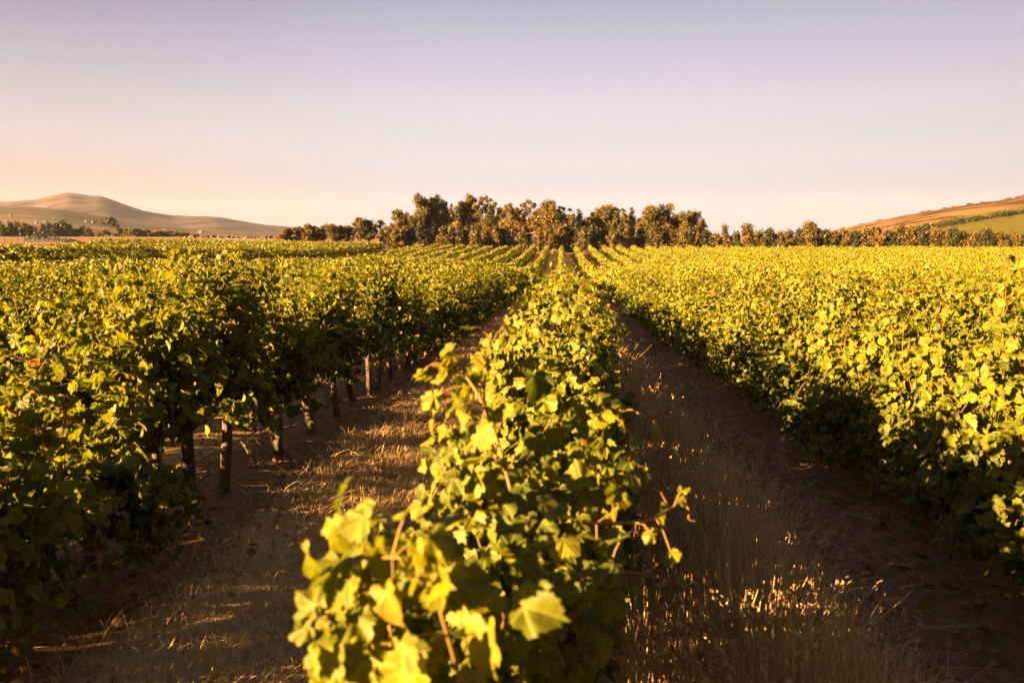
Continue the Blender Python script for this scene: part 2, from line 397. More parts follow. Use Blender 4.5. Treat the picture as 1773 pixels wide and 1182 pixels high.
def land_material(name, stops, scale, patch, vec_scale=(1, 1, 1), green=None):
    m, n, l, out = new_mat(name)
    t = N(n, 'ShaderNodeTexCoord'); mp = N(n, 'ShaderNodeMapping'); mp.inputs['Scale'].default_value = vec_scale
    l.new(t.outputs['Object'], mp.inputs[0])
    f = math_(n, l, 'ADD', math_(n, l, 'MULTIPLY', noise(n, l, scale, 7, mp.outputs[0], .62), .6), math_(n, l, 'MULTIPLY', noise(n, l, patch, 4, mp.outputs[0]), .4))
    c = ramp(n, l, f, stops)
    at = N(n, 'ShaderNodeAttribute', attribute_name='leafpos'); sa = N(n, 'ShaderNodeSeparateXYZ'); l.new(at.outputs['Vector'], sa.inputs[0])
    if green:
        w = N(n, 'ShaderNodeTexWave'); w.bands_direction = 'DIAGONAL'; w.inputs['Scale'].default_value = .12; w.inputs['Distortion'].default_value = .6
        l.new(t.outputs['Object'], w.inputs['Vector'])
        gn = math_(n, l, 'ADD', math_(n, l, 'MULTIPLY', w.outputs['Fac'], .25), math_(n, l, 'MULTIPLY', noise(n, l, .12, 5, t.outputs['Object']), .75))
        gc = ramp(n, l, gn, [(.3, green[0]), (.7, green[1])])
        c = mixc(n, l, sa.outputs['X'], c, gc)
    pb = N(n, 'ShaderNodeBsdfPrincipled'); pb.inputs['Roughness'].default_value = 1; pb.inputs['Specular IOR Level'].default_value = .05
    l.new(c, pb.inputs['Base Color'])
    bp = N(n, 'ShaderNodeBump'); bp.inputs['Strength'].default_value = .8; bp.inputs['Distance'].default_value = 1.5
    l.new(f, bp.inputs['Height']); l.new(bp.outputs[0], pb.inputs['Normal'])
    l.new(pb.outputs[0], out.inputs[0]); return m

def fbm(x, y, seed, oct=5):
    r = np.random.default_rng(seed); v = 0; a = 1; f = 1
    for _ in range(oct):
        th = r.uniform(0, 6.28, 3); ph = r.uniform(0, 6.28, 3)
        for t, p in zip(th, ph): v = v + a * np.sin(f * (x * np.cos(t) + y * np.sin(t)) + p) / 3
        a *= .55; f *= 1.9
    return v

class Hill:
    def __init__(s, ridge, z0, z1, base_z, seed, amp, back=1.7, rough=0):
        s.rough = rough
        s.rp = np.array([p for p, _ in ridge], float); s.ry = np.array([y for _, y in ridge], float)
        s.z0, s.z1, s.base, s.seed, s.amp, s.back = z0, z1, base_z, seed, amp, back
    def pos(s, px, t):
        px = np.asarray(px, float); t = np.asarray(t, float)
        D = s.z0 + (s.z1 - s.z0) * t
        X = D * np.tan(np.arctan((px - 886.5) / F) - YAW)
        ry = sum(np.interp(px + o, s.rp, s.ry) * w for o, w in ((-7, .15), (-3.5, .2), (0, .3), (3.5, .2), (7, .15)))
        top = CAMZ + (408 - ry) / F * s.z1
        tt = np.where(t <= 1, np.sin(np.clip(t, 0, 1) * math.pi / 2) ** 1.15, np.cos(np.clip((t - 1) / (s.back - 1), 0, 1) * math.pi / 2))
        Z = s.base + (top - s.base) * tt + s.amp * fbm(X / 60 * 200 / s.z1 * 8, D / 60 * 200 / s.z1 * 8, s.seed) * np.clip(tt * 1.5, 0, 1) * np.clip((top - s.base) / 30, 0.1, 1)
        if s.rough: Z = Z + s.rough * fbm(X * .045, D * .03, s.seed + 1, 3) * np.clip(tt * 1.3 - .2, 0, .8)
        return X, D, Z
    def build(s, name, mat, label, p0, p1, n, m, attr=None):
        px, t = np.meshgrid(np.linspace(p0, p1, n), np.linspace(0, s.back, m))
        X, Y, Z = s.pos(px, t)
        A = np.zeros((m, n, 3)) if attr is None else attr(px, t)
        i = np.arange(m - 1)[:, None] * n + np.arange(n - 1)[None]
        mb = MB(); mb.add(np.stack([X, Y, Z], -1).reshape(-1, 3), [np.stack([i, i + 1, i + n + 1, i + n], -1).reshape(-1, 4)], A.reshape(-1, 3))
        return tag(link(name, mb.mesh(name), mat), label, 'hill', kind='structure')
mountain = Hill([(-900, 392), (-400, 372), (-120, 356), (0, 352), (40, 350), (75, 348.5), (100, 341), (128, 336.5), (150, 339.5), (165, 342), (185, 343), (200, 347), (225, 357), (260, 368), (300, 374.5), (335, 376), (380, 377), (410, 382), (450, 389), (490, 393), (560, 398), (700, 404), (900, 408)], 1500, 3300, -4, 3, .8, rough=3.0)
mountain.build('mountain', land_material('mountain_scrub', [(.41, (.015, .011, .014)), (.47, (.036, .025, .028)), (.52, (.060, .041, .043)), (.59, (.095, .060, .056))], .014, .0022, (1, .5, 1)), 'hazy rounded mountain on the left horizon', -900, 900, 360, 110)
foothill = Hill([(-900, 380), (-300, 364), (0, 358.5), (60, 360), (110, 364), (160, 372), (230, 384), (330, 395), (480, 405), (620, 409)], 700, 1750, -3, 9, .6)
foothill.build('foothill', land_material('foothill_fields', [(.36, (.034, .031, .022)), (.46, (.056, .046, .034)), (.55, (.098, .066, .045)), (.66, (.14, .095, .065))], .012, .004, (.35, 1, 1)), 'lower slope with dry fields in front of the mountain', -900, 620, 220, 60)
def hill_attr(px, t):
    # strips of vineyard on the right hill
    edge = .27 + (px - 1650) * .0006
    g = ((t < edge) & (px > 1600)).astype(float)
    g = np.maximum(g, ((t > edge + .05) & (t < edge + .05 + np.clip((px - 1540) * .0012, 0, .07)) & (px > 1540)).astype(float))
    A = np.zeros(px.shape + (3,)); A[..., 0] = g; return A
RH = Hill([(1380, 408), (1455, 396.5), (1490, 389), (1560, 376), (1640, 363), (1700, 355), (1773, 346), (1900, 331), (2100, 316), (2500, 300)], 260, 620, -3, 4, .35)
RH.build('hill', land_material('dry_hillside', [(.40, (.022, .02, .010)), (.455, (.07, .042, .017)), (.5, (.16, .082, .032)), (.68, (.235, .12, .048))], .06, .016, (.5, 1, 1), ((.05, .052, .006), (.09, .082, .009))), 'dry orange hillside with green vineyard strips', 1370, 2500, 300, 110, hill_attr)

# ------------------------------------------------------------------ leaves
def leaf_template(lod, rng):
    half = [(0.03, -.03), (.16, -.2), (.30, -.21), (.40, -.10), (.52, .02), (.52, .12), (.49, .19), (.58, .27), (.63, .37), (.60, .50), (.52, .56), (.41, .56), (.40, .66), (.32, .77), (.17, .86), (0, .97)]
    if lod == 1: half = [(.1, -.15), (.46, -.06), (.48, .19), (.62, .40), (.42, .56), (.25, .8), (0, .97)]
    if lod == 0:
        h2 = []
        for a, b in zip(half[:-1], half[1:]):
            h2 += [a, ((a[0] + b[0]) / 2 * .955, (a[1] + b[1]) / 2 * .955)]
        half = h2 + [half[-1]]
    pts = np.array(half + [(-x, y) for x, y in half[-2::-1]])
    pts *= rng.uniform(.94, 1.06, (len(pts), 1))
    n = len(pts)
    fold, droop, rip, tw, ph = rng.uniform(-.15, .6), rng.uniform(-.55, .2), rng.uniform(.02, .09), rng.normal(0, .3), rng.uniform(0, 6)
    def z(p):
        a = np.arctan2(p[:, 0], p[:, 1]); r = np.hypot(p[:, 0], p[:, 1])
        return fold * np.abs(p[:, 0]) * .8 + droop * p[:, 1] ** 2 + rip * r * np.sin(a * 6 + ph) * 1.6 + tw * p[:, 0] * p[:, 1] - .25 * p[:, 0] ** 2
    if lod == 0:
        inner = pts * .52
        V2 = np.concatenate([[[0, 0]], inner, pts]); k = np.arange(n - 1)
        tri = np.stack([np.zeros(n - 1, int), 1 + k, 2 + k], 1)
        quad = np.stack([1 + k, 1 + n + k, 2 + n + k, 2 + k], 1)
        fs = [tri, quad]
    else:
        V2 = np.concatenate([[[0, .12]], pts]); k = np.arange(n - 1)
        fs = [np.stack([np.zeros(n - 1, int), 1 + k, 2 + k], 1)]
    V = np.concatenate([V2, z(V2)[:, None]], 1)
    V[:, :2] *= .85
    return V, fs
def templates(lod, n, seed):
    r = np.random.default_rng(seed); return [leaf_template(lod, r) for _ in range(n)]
TPL = {0: templates(0, 14, 1), 1: templates(1, 8, 2)}
def unit(v): return v / (np.linalg.norm(v, axis=-1, keepdims=True) + 1e-9)
def put_leaves(mb, pos, nrm, tip, size, rnd, lod, rng):
    nrm = unit(nrm); tip = unit(tip - nrm * (tip * nrm).sum(1, keepdims=True)); b = np.cross(tip, nrm)
    which = rng.integers(0, len(TPL[lod]), len(pos))
    for w, (V, fs) in enumerate(TPL[lod]):
        ix = np.where(which == w)[0]
        if not len(ix): continue
        m, k = len(ix), len(V)
        W_ = pos[ix, None] + size[ix, None, None] * (V[None, :, 0, None] * b[ix, None] + V[None, :, 1, None] * tip[ix, None] + V[None, :, 2, None] * nrm[ix, None])
        off = (np.arange(m) * k)[:, None, None]
        A = np.empty((m, k, 3)); A[..., 0] = V[:, 0]; A[..., 1] = V[:, 1]; A[..., 2] = rnd[ix, None]
        mb.add(W_.reshape(-1, 3), [(f[None] + off).reshape(-1, f.shape[1]) for f in fs], A.reshape(-1, 3))

def shoot_leaves(rng, pts, out_hint, step, size, taper=True):
    """leaves on petioles along one shoot -> arrays"""
    seg = np.linalg.norm(np.diff(pts, axis=0), axis=1); cum = np.concatenate([[0], np.cumsum(seg)]); L = cum[-1]
    d = np.arange(step * rng.uniform(.3, 1), L, step); n = len(d)
    if n == 0: return None
    p = np.stack([np.interp(d, cum, pts[:, i]) for i in range(3)], 1)
    side = np.where(np.arange(n) % 2 == 0, 1, -1)[:, None]
    lat = unit(np.cross(unit(np.gradient(pts, axis=0)).mean(0)[None], rng.normal(0, 1, (n, 3))))
    o = unit(out_hint[None] * .55 + lat * side * .8 + np.array([0, 0, .25]))
    pet = o * rng.uniform(.03, .085, (n, 1))
    pos = p + pet
    nr = unit(out_hint[None] * .25 + o * .6 + np.array([0, 0, .28]) + rng.normal(0, .5, (n, 3)))
    tip = o * .5 + np.array([0, 0, -.75]) + rng.normal(0, .45, (n, 3))
    s = rng.uniform(*size, n) * (np.interp(d / L, [0, .6, 1], [1, 1, .45]) if taper else 1)
    return p, pos, nr, tip, s

def vine_parts(seed, lod, L=1.2, nshoot=18, top=1.72, hw=.5, low=.25, step=.062, size=(.075, .118), extra=1.7, cx=0.0, yclip=None, conc=0, zmin=.16, track=0, xmax=None):
    """one vine's foliage and shoots around the origin: shoots rise from the cordon at 0.75 m, flop over the top wire and hang at the sides"""
    rng = np.random.default_rng(seed)
    fb, cb = MB(), MB()
    AP, AN, AT, AS = [], [], [], []
    for i in range(nshoot):
        p = np.array([rng.normal(0, .05), rng.uniform(-L / 2, L / 2) if not conc else float(np.clip(rng.normal(0, L * .18), -L * .5, L * .5)), .74 + rng.uniform(-.05, .1)])
        sgn = rng.choice([-1, 1]); hang = rng.random() < low
        ln = (top - .72) * rng.uniform(.75, 1.3)
        d = unit(np.array([rng.normal(0, .22), rng.normal(0, .22), 1.0])) if not hang else unit(np.array([sgn * rng.uniform(.5, 1.1), rng.normal(0, .4), rng.uniform(-.2, .8)]))
        pts = [p]; m = 12
        for k in range(m):
            f = k / m
            d = d + np.array([sgn * (.07 if not hang else .03) * f, rng.normal(0, .09), (-.16 * max(0, f - .62) * 4 if not hang else -.17)]) + rng.normal(0, .05, 3)
            d = unit(d); p = p + d * ln / m
            if p[2] < .3: p[2] = .3 + rng.uniform(0, .1)
            if p[2] > top + .12: d[2] *= .2
            pts.append(p.copy())
        pts = np.array(pts)
        pts[:, 0] = hw * .85 * np.tanh(pts[:, 0] / (hw * .85)) + cx
        oh = unit(np.array([pts[-1, 0] - cx + sgn * .1, 0, .1]))
        r = shoot_leaves(rng, pts, oh, step, size)
        if rng.random() < (.75 if lod == 0 else .25):
            cb.tube(pts[::(1 if lod == 0 else 3)], np.linspace(.0045, .0018, len(pts[::(1 if lod == 0 else 3)])), 4, False)
        if r is None: continue
        node, pos, nr, tp, s = r
        if lod == 0:
            for a, b in zip(node, pos):
                if rng.random() < .25: cb.tube(np.array([a, (a + b) / 2 + [0, 0, .006], b]), [.0016, .0013, .0011], 3, False)
        pos[:, 0] = cx + (pos[:, 0] - cx) * (.88 if hw < .3 else 1)
        AP.append(pos); AN.append(nr); AT.append(tp); AS.append(s)
        k = int(len(pos) * (extra - 1))
        if k > 0:                                     # leaves of the laterals
            ix = rng.integers(0, len(pos), k)
            oo = np.stack([np.sign(pos[ix, 0] - cx + rng.normal(0, .1, k)), rng.normal(0, .5, k), rng.normal(.2, .5, k)], 1)
            AP.append(pos[ix] + unit(oo) * rng.uniform(.04, .16, (k, 1)) * [min(1, hw / .38), 1, 1]); AN.append(unit(unit(oo) * .7 + [0, 0, .22] + rng.normal(0, .5, (k, 3))))
            AT.append(oo * .4 + [0, 0, -.7] + rng.normal(0, .4, (k, 3))); AS.append(s[ix] * rng.uniform(.6, .95, k))
    pos, nr, tp, s = np.concatenate(AP), np.concatenate(AN), np.concatenate(AT), np.concatenate(AS)
    nr = nr + track * np.array([-.35, -.5, .1])        # blades turned towards the light
    keep = (pos[:, 2] > zmin + rng.normal(0, .07, len(pos))) & (pos[:, 1] > (-9 if yclip is None else yclip))
    if xmax: keep &= np.abs(pos[:, 0] - cx) < xmax + rng.normal(0, .025, len(pos))
    pos, nr, tp, s = pos[keep], nr[keep], tp[keep], s[keep]
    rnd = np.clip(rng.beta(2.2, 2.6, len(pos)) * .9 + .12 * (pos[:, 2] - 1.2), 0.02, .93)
    odd = rng.random(len(pos)) < .012; rnd[odd] = rng.uniform(.95, 1, odd.sum())
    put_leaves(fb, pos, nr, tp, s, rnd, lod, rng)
    return fb, cb

def trunk_mesh(seed):
    rng = np.random.default_rng(seed); mb = MB()
    lean = rng.normal(0, .07, 2); z = np.linspace(-.06, .74, 9)
    pts = np.stack([lean[0] * np.sin(z * 2.2) + rng.normal(0, .008, 9), lean[1] * np.sin(z * 2.6) + rng.normal(0, .01, 9), z], 1); pts[0, :2] = 0
    mb.tube(pts, np.linspace(.052, .034, 9) * rng.uniform(.85, 1.2, 9), 9)
    for s in (-1, 1):
        k = np.linspace(0, 1, 7)
        q = np.stack([pts[-1, 0] * (1 - k) + rng.normal(0, .008, 7), pts[-1, 1] + s * k * .56, .70 + .06 * np.sin(k * 3) + rng.normal(0, .006, 7)], 1); q[0] = pts[-1] - [0, 0, .02]
        mb.tube(q, np.linspace(.028, .014, 7), 7)
    return mb.mesh('trunk')

# ------------------------------------------------------------------ the vines
TRUNKS = [trunk_mesh(100 + i) for i in range(6)]
for t in TRUNKS: t.materials.append(M_BARK)
def variant(seed, lod, **k):
    fb, cb = vine_parts(seed, lod, **k)
    fb.join(cb); a = fb.mesh('foliage'); a.materials.append(M_LEAF); a.materials.append(M_CANE)
    return a, None
NEAR = [variant(200 + i, 0, nshoot=30, hw=.44, low=.14, conc=1, zmin=.62, top=1.76, extra=3.3, size=(.085, .135)) for i in range(7)]           # upright, trunk showing
NEARLOW = [variant(230 + i, 0, nshoot=34, hw=.58, low=.56, top=1.72, extra=2.9, size=(.08, .13)) for i in range(7)]       # sprawling to the ground
LOWX = [variant(280 + i, 0, track=.4, nshoot=42, hw=.5, low=.72, top=1.70, extra=2.9, size=(.085, .135)) for i in range(5)]   # leafy down to the soil
MIDV = [variant(260 + i, 1, nshoot=26, hw=.52, low=.4, top=1.72, step=.07, size=(.095, .15), extra=3.0) for i in range(8)]

def row_phrase(k):
    if k == 0: return 'the middle row'
    return 'the %s row %s of the middle row' % (ordw(abs(k) - 1), 'left' if k < 0 else 'right')

def add_vine(x, y, foliage, shoots, tk, label, group, rz=0., sc=(1, 1, 1)):
    e = empty('grape_vine', (x, y, h1(x, y)), rz); e.scale = sc
    tag(e, label, 'grapevine', group)
    link('trunk', TRUNKS[tk], None, e)
    link('foliage', foliage, None, e)
    return e

rng = np.random.default_rng(77)
# middle row: vines of their own near the camera
CXP = ([0, 1.0, 1.5, 2.2, 3.5, 8, 30], [-.18, -.175, -.155, -.11, -.05, .02, 0])
MID_LABEL = ['nearest vine of the middle row, blurred yellow leaves filling the bottom edge',
             'vine with long cane leaning left out of the middle row, second from the camera',
             'third vine from the camera in the middle row, narrow crown in full focus',
             'fourth vine from the camera in the middle row, taller rounded crown',
             'fifth vine from the camera in the middle row under the camera']
mid_vines = []
MIDY = [1.25 + VS * i for i in range(5)]
MIDY_UNDER = .1
for i, y in enumerate(MIDY):
    hw = [.20, .21, .235, .31, .38][i]; top = [1.47, 1.52, 1.56, 1.62, 1.64][i]
    cx = float(np.interp(y, *CXP))
    fb, cb = vine_parts(900 + i, 0, nshoot=[32, 38, 42, 42, 40][i], hw=hw, low=.5, top=top, step=.042, size=(.076, .118), extra=5.2, track=1.3, xmax=[.155, .205, .25, None, None][i], yclip=-.3 if i == 0 else None)
    mid_vines.append((fb, cb, cx, y, MID_LABEL[i]))

def hero_shoot(fb, cb, org, pix, size, step, seed, hint, rnd=(.5, .9), r0=.0032, leafless=False, end_leaf=True):
    rg = np.random.default_rng(seed)
    pts = np.array([P(*q) for q in pix]) - np.array(org)
    t = np.linspace(0, 1, len(pts)); tt = np.linspace(0, 1, 14)
    pts = np.stack([np.interp(tt, t, pts[:, i]) for i in range(3)], 1)
    for _ in range(2): pts[1:-1] = (pts[:-2] + pts[1:-1] * 2 + pts[2:]) / 4
    cb.tube(pts, np.linspace(r0, r0 * .45, len(pts)), 6)
    if leafless: return
    r = shoot_leaves(rg, pts, unit(np.array(hint, float)), step, size, taper=False)
    node, pos, nr, tp, s = r
    k = len(pos)                          # a second flush of leaves round each node
    ix = rg.integers(0, k, int(k * 1.3)); m = len(ix)
    pos2 = node[ix] + unit(rg.normal(0, 1, (m, 3)) + np.array(hint) * .6) * rg.uniform(.02, .06, (m, 1))
    for a, b in zip(node[ix], pos2): cb.tube(np.array([a, b]), [.0014, .0011], 4, False)
    s = s * np.linspace(1.1, .7, len(s))
    pos = np.concatenate([pos, pos2]); nr = np.concatenate([nr, unit(nr[ix] + rg.normal(0, .5, (m, 3)))]); tp = np.concatenate([tp, tp[ix] + rg.normal(0, .5, (m, 3))]); s = np.concatenate([s, s[ix] * .9])
    for a, b in zip(node, pos): cb.tube(np.array([a, (a + b) / 2 + [0, 0, .008], b]), [.0022, .0018, .0015], 4, False)
    put_leaves(fb, pos, nr, tp, s, rg.uniform(*rnd, len(s)), 0, rg)
def tendril(cb, org, pix, seed):
    pts = np.array([P(*q) for q in pix]) - np.array(org)
    t = np.linspace(0, 1, len(pts)); tt = np.linspace(0, 1, 12)
    pts = np.stack([np.interp(tt, t, pts[:, i]) for i in range(3)], 1)
    for _ in range(2): pts[1:-1] = (pts[:-2] + pts[1:-1] * 2 + pts[2:]) / 4
    cb.tube(pts, np.linspace(.0022, .001, 12), 5)
def hero_leaf(fb, org, px, py, Y, size, nrm, tip, rnd, seed):
    p = np.array(P(px, py, Y)) - np.array(org)
    put_leaves(fb, p[None], np.array([nrm], float), np.array([tip], float), np.array([size]), np.array([rnd]), 0, np.random.default_rng(seed))
orgs = [np.array([cx, y, h1(cx, y)]) for _, _, cx, y, _ in mid_vines]
fb0, cb0 = mid_vines[0][:2]; fb1, cb1 = mid_vines[1][:2]
ub, uc = vine_parts(950, 0, nshoot=24, hw=.2, low=.3, top=1.34, step=.06, size=(.08, .12), extra=2.4)
ub.join(uc); um = ub.mesh('foliage'); um.materials.append(M_LEAF); um.materials.append(M_CANE)
UNDER = (um, -.27, MIDY_UNDER)
# long shoots that leave the middle row
hero_shoot(fb0, cb0, orgs[0], [(745, 1130, 1.15), (710, 1050, 1.15), (665, 1005, 1.15), (628, 1005, 1.15), (606, 1075, 1.15), (612, 1165, 1.13)], (.028, .042), .028, 11, (-.6, -.5, .2), (.72, .92))
hero_shoot(fb0, cb0, orgs[0], [(800, 1190, .98), (770, 1080, .98), (745, 1000, 1.0), (715, 965, 1.02), (655, 965, 1.05)], (.05, .075), .05, 12, (-.5, -.6, .4), (.6, .88))
hero_shoot(fb1, cb1, orgs[1], [(885, 850, 1.62), (862, 760, 1.66), (835, 690, 1.70), (800, 640, 1.74), (775, 628, 1.76), (748, 632, 1.78)], (.05, .08), .05, 13, (-.7, -.4, .3), (.45, .85), .0042)
hero_shoot(fb1, cb1, orgs[1], [(860, 800, 1.75), (835, 700, 1.85), (842, 630, 1.9), (850, 585, 1.95), (835, 570, 1.95)], (.05, .075), .05, 14, (-.5, -.3, .6), (.4, .8), .0034)
hero_shoot(fb0, cb0, orgs[0], [(1010, 905, 1.55), (1060, 905, 1.62), (1120, 905, 1.66), (1160, 880, 1.70), (1190, 862, 1.72)], (.030, .045), .055, 15, (.3, -.6, .5), (.6, .9), .004)
tendril(cb0, orgs[0], [(1183, 866, 1.72), (1195, 885, 1.71), (1190, 900, 1.70), (1206, 902, 1.70)], 1)
tendril(cb0, orgs[0], [(1160, 880, 1.70), (1150, 862, 1.70), (1144, 852, 1.70)], 2)
hero_shoot(fb0, cb0, orgs[0], [(1000, 1000, 1.45), (1060, 985, 1.5), (1115, 995, 1.52), (1165, 1003, 1.52)], (.04, .06), .045, 16, (.5, -.4, .1), (.1, .5), .004)
hero_shoot(fb1, cb1, orgs[1], [(1020, 760, 2.15), (1060, 720, 2.15), (1095, 705, 2.15), (1118, 728, 2.12)], (.05, .07), .06, 17, (.4, -.5, .5), (.5, .85), .0034)
hero_shoot(fb1, cb1, orgs[1], [(1000, 900, 1.8), (1050, 850, 1.85), (1085, 790, 1.9), (1100, 760, 1.95)], (.06, .085), .05, 18, (.6, -.3, .3), (.2, .6), .0034)
# single large leaves in front, one of them rusty red
hero_leaf(fb0, orgs[0], 668, 1022, 1.0, .062, (-.6, -.75, .3), (.3, -.1, -.6), .985, 1)
hero_leaf(fb0, orgs[0], 845, 1085, .98, .085, (-.75, -.6, .25), (.15, -.2, -1), .90, 2)
hero_leaf(fb0, orgs[0], 905, 1050, .99, .072, (-.3, -.7, .6), (.9, -.2, -.15), .45, 3)
hero_leaf(fb0, orgs[0], 770, 985, 1.02, .085, (-.5, -.5, .8), (.1, -.7, -.5), .62, 4)
hero_leaf(fb0, orgs[0], 715, 1150, .95, .10, (-.6, -.7, .4), (-.3, -.3, -.8), .85, 5)
hero_leaf(fb1, orgs[1], 925, 650, 2.25, .10, (.5, -.55, .65), (.25, -.5, -.8), .2, 6)
hero_leaf(fb1, orgs[1], 820, 815, 1.68, .085, (-.75, -.5, .25), (.1, -.1, -1), .80, 7)
for i, (fb, cb, cx, y, lab) in enumerate(mid_vines):
    fb.join(cb); a = fb.mesh('foliage'); a.materials.append(M_LEAF); a.materials.append(M_CANE)
    add_vine(cx, y, a, None, i % 6, lab, 'vines of the middle row')

add_vine(UNDER[1], UNDER[2], UNDER[0], None, 3, 'vine of the middle row right below the camera, outside the frame', 'vines of the middle row')
# all other vines: the 300 that show largest are things of their own, the rest of the field is one mass
POST0 = 5.98
def in_view(x, y, m):
    if y < .5: return False
    return abs(math.atan2(x, y) + YAW) < R(32.7) + m
cands = []
for k in range(-34, 34):
    if k in (-11, -12): continue
    x = rowx(k)
    for j in range(-12, 60):
        y = 5.5 + VS * j + (.37 * k % VS if abs(k) > 1 else 0)
        if k == 0 and y < MIDY[-1] + .9 * VS: continue
        if in_view(x, y, R(2.5) + 1.4 / max(y, 1)) or (k == -1 and -5.5 < y < 5.2) or (k == -2 and -1 < y < 7.5) or (k == 1 and 2.6 < y < 5):
            cands.append((math.hypot(x, y), k, x, y))
cands.sort()
NV = 294
chosen, rest = cands[:NV], cands[NV:]
RSPLIT = chosen[-1][0]
count = {}
for dist, k, x, y in sorted(chosen, key=lambda c: (c[1], c[3])):
    i = count.get(k, 0); count[k] = i + 1
    vi = int(rng.integers(0, 1000))
    lod0 = dist < 13
    if k == -1 and y < 4.9: f, s = LOWX[vi % 5]
    elif (k == -2 and dist < 16) or (k == 1 and y < 9) or (k == 0 and y < 14): f, s = LOWX[vi % 5]
    elif k <= -1: f, s = (NEAR if lod0 else MIDV)[vi % (7 if lod0 else 8)]
    else: f, s = (NEARLOW if lod0 else MIDV)[vi % (7 if lod0 else 8)]
    group = 'vines of ' + row_phrase(k)
    label = 'leafy yellow-green vine in ' + row_phrase(k)
    if k == -1:
        n = round((y - 5.5) / VS)
        if n < 0: label = 'leafy vine, %s nearer than the nearest wooden post, %s' % (ordw(-n), row_phrase(k)[4:])
        elif n == 0: label = 'dark-trunked vine just before the nearest wooden post, first row left of middle row'
        elif n <= 14: label = 'bare-trunked vine, %s beyond nearest wooden post, %s' % (ordw(n - 1), row_phrase(k)[4:])
        else: label = 'far vine at the dense end of ' + row_phrase(k)
    elif k == 1:
        if i < 14: label = 'leaf-skirted vine, %s from the near end, %s' % (ordw(i), row_phrase(k)[4:])
        else: label = 'far vine in the continuous leafy wall of ' + row_phrase(k)
    elif k == 0:
        if i < 8: label = 'vine with wide leafy crown, %s from the camera in the middle row' % ordw(i + 5)
        else: label = 'far vine in the narrowing end of the middle row'
    jx = rng.normal(0, .03)
    hs = 1 + .06 * math.sin(y * .9 + k * 2.1) + float(np.clip(rng.normal(0, .075), -.15, .075))
    if k == -1 and y < 5: hs *= .93
    if k == 0: hs *= .97
    if k == -1 and y > 5: hs = [1.13, .93, 1.08, .86, 1.0][i % 5] + rng.normal(0, .02)
    hs = min(hs, 1.1 if k != -1 else 1.16)
    if k == -2: hs *= .94
    w = rng.uniform(.88, 1.16)
    if abs(k) >= 1 and dist > 9:
        hs *= rng.uniform(.93, 1.05)
        if rng.random() < .07: hs *= .76; w *= .75          # a weak vine leaves a gap
    add_vine(x + jx, y, f, s, vi % 6, label, group, math.pi * int(rng.integers(0, 2)) + rng.normal(0, .06), (w, rng.uniform(.98, 1.12), hs))

# ------------------------------------------------------------------ the rest of the field, one mass
def far_field():
    rg = np.random.default_rng(31); mb = MB()
    spans = {}
    for dist, k, x, y in cands: spans.setdefault(k, [])
    for k in range(-42, 62):
        if k in (-11, -12): continue            # the lane between the two blocks
        x = rowx(k)
        # first y not covered by individual vines
        mine = [c[3] for c in chosen if c[1] == k]
        y0 = max(mine) + VS * .5 if mine else max(5.0, abs(x + .0) / math.tan(R(36) ) * .8 if True else 0)
        if not mine and y0 < 8: y0 = 8
        y1 = FIELD_END - rg.uniform(0, 1.2)
        if x < -60: y0 = max(y0, 88 + (-60 - x) / .33)
        y = y0
        while y < y1:
            seg = min(6.0, y1 - y); d = math.hypot(x, y)
            if not in_view(x, y + seg / 2, R(4) + 3 / max(y, 5)): y += seg; continue
            den = 460 if d < 60 else (340 if d < 100 else 240)
            sz = .115 if d < 60 else (.135 if d < 100 else .16)
            n = int(seg * den); yy = y + rg.random(n) * seg
            th = rg.uniform(-.55 * math.pi, .55 * math.pi, n) + math.pi / 2          # round the canopy, open at the bottom
            vi_ = np.floor(yy / VS).astype(int); vr = (np.sin(vi_ * 12.9898 + k * 78.233) * 43758.5453) % 1
            lump = .86 + .30 * vr - .25 * (vr < .05) + .12 * np.sin(yy * 2 * math.pi / VS + k) + .10 * np.sin(yy * 1.31 + k * 3) + .12 * np.sin(yy * 3.7 + k * 1.7)
            rr = np.sqrt(rg.uniform(.35, 1.15, n)) * lump
            px = x + .40 * rr * np.cos(th); dz = .95 + .80 * rr * np.sin(th)
            low = rg.random(n) < .28; dz = np.where(low, rg.uniform(.25, 1.0, n), dz); px = np.where(low, x + rg.choice([-1, 1], n) * rg.uniform(.1, .5, n), px)
            tall = rg.random(n) < .02; dz = np.where(tall, dz + rg.uniform(.1, .3, n), dz)
            hgt = 1 + .05 * np.sin(yy * .21 + k)
            pz = H(px, yy) + dz * hgt
            out = np.stack([np.cos(th), np.zeros(n), np.sin(th)], 1)
            nr = unit(out * [.6, 1, .15] + rg.normal(0, 1, (n, 3)) * [.75, .75, .4]); tp = unit(np.cross(nr, rg.normal(0, 1, (n, 3)))); b = np.cross(nr, tp)
            s = (sz * rg.uniform(.6, 1.25, n))[:, None]
            pos = np.stack([px, yy, pz], 1)
            bend = nr * s * rg.uniform(-.35, .2, (n, 1))
            V = np.stack([pos - tp * s * .6, pos + b * s * .55 + bend, pos + tp * s * .6, pos - b * s * .55 + bend], 1)
            A = np.zeros((n, 4, 3)); A[..., 2] = np.clip(rg.beta(2.2, 2.4, n), .02, .93)[:, None]
            q = (np.arange(n) * 4)[:, None] + np.arange(4)[None]
            mb.add(V.reshape(-1, 3), [q], A.reshape(-1, 3))
            y += seg
    o = link('distant_vineyard', mb.mesh('distant_vineyard'), M_FAR)
    tag(o, 'far vine rows running over the dip to the tree belt', 'vineyard', kind='stuff')
far_field()

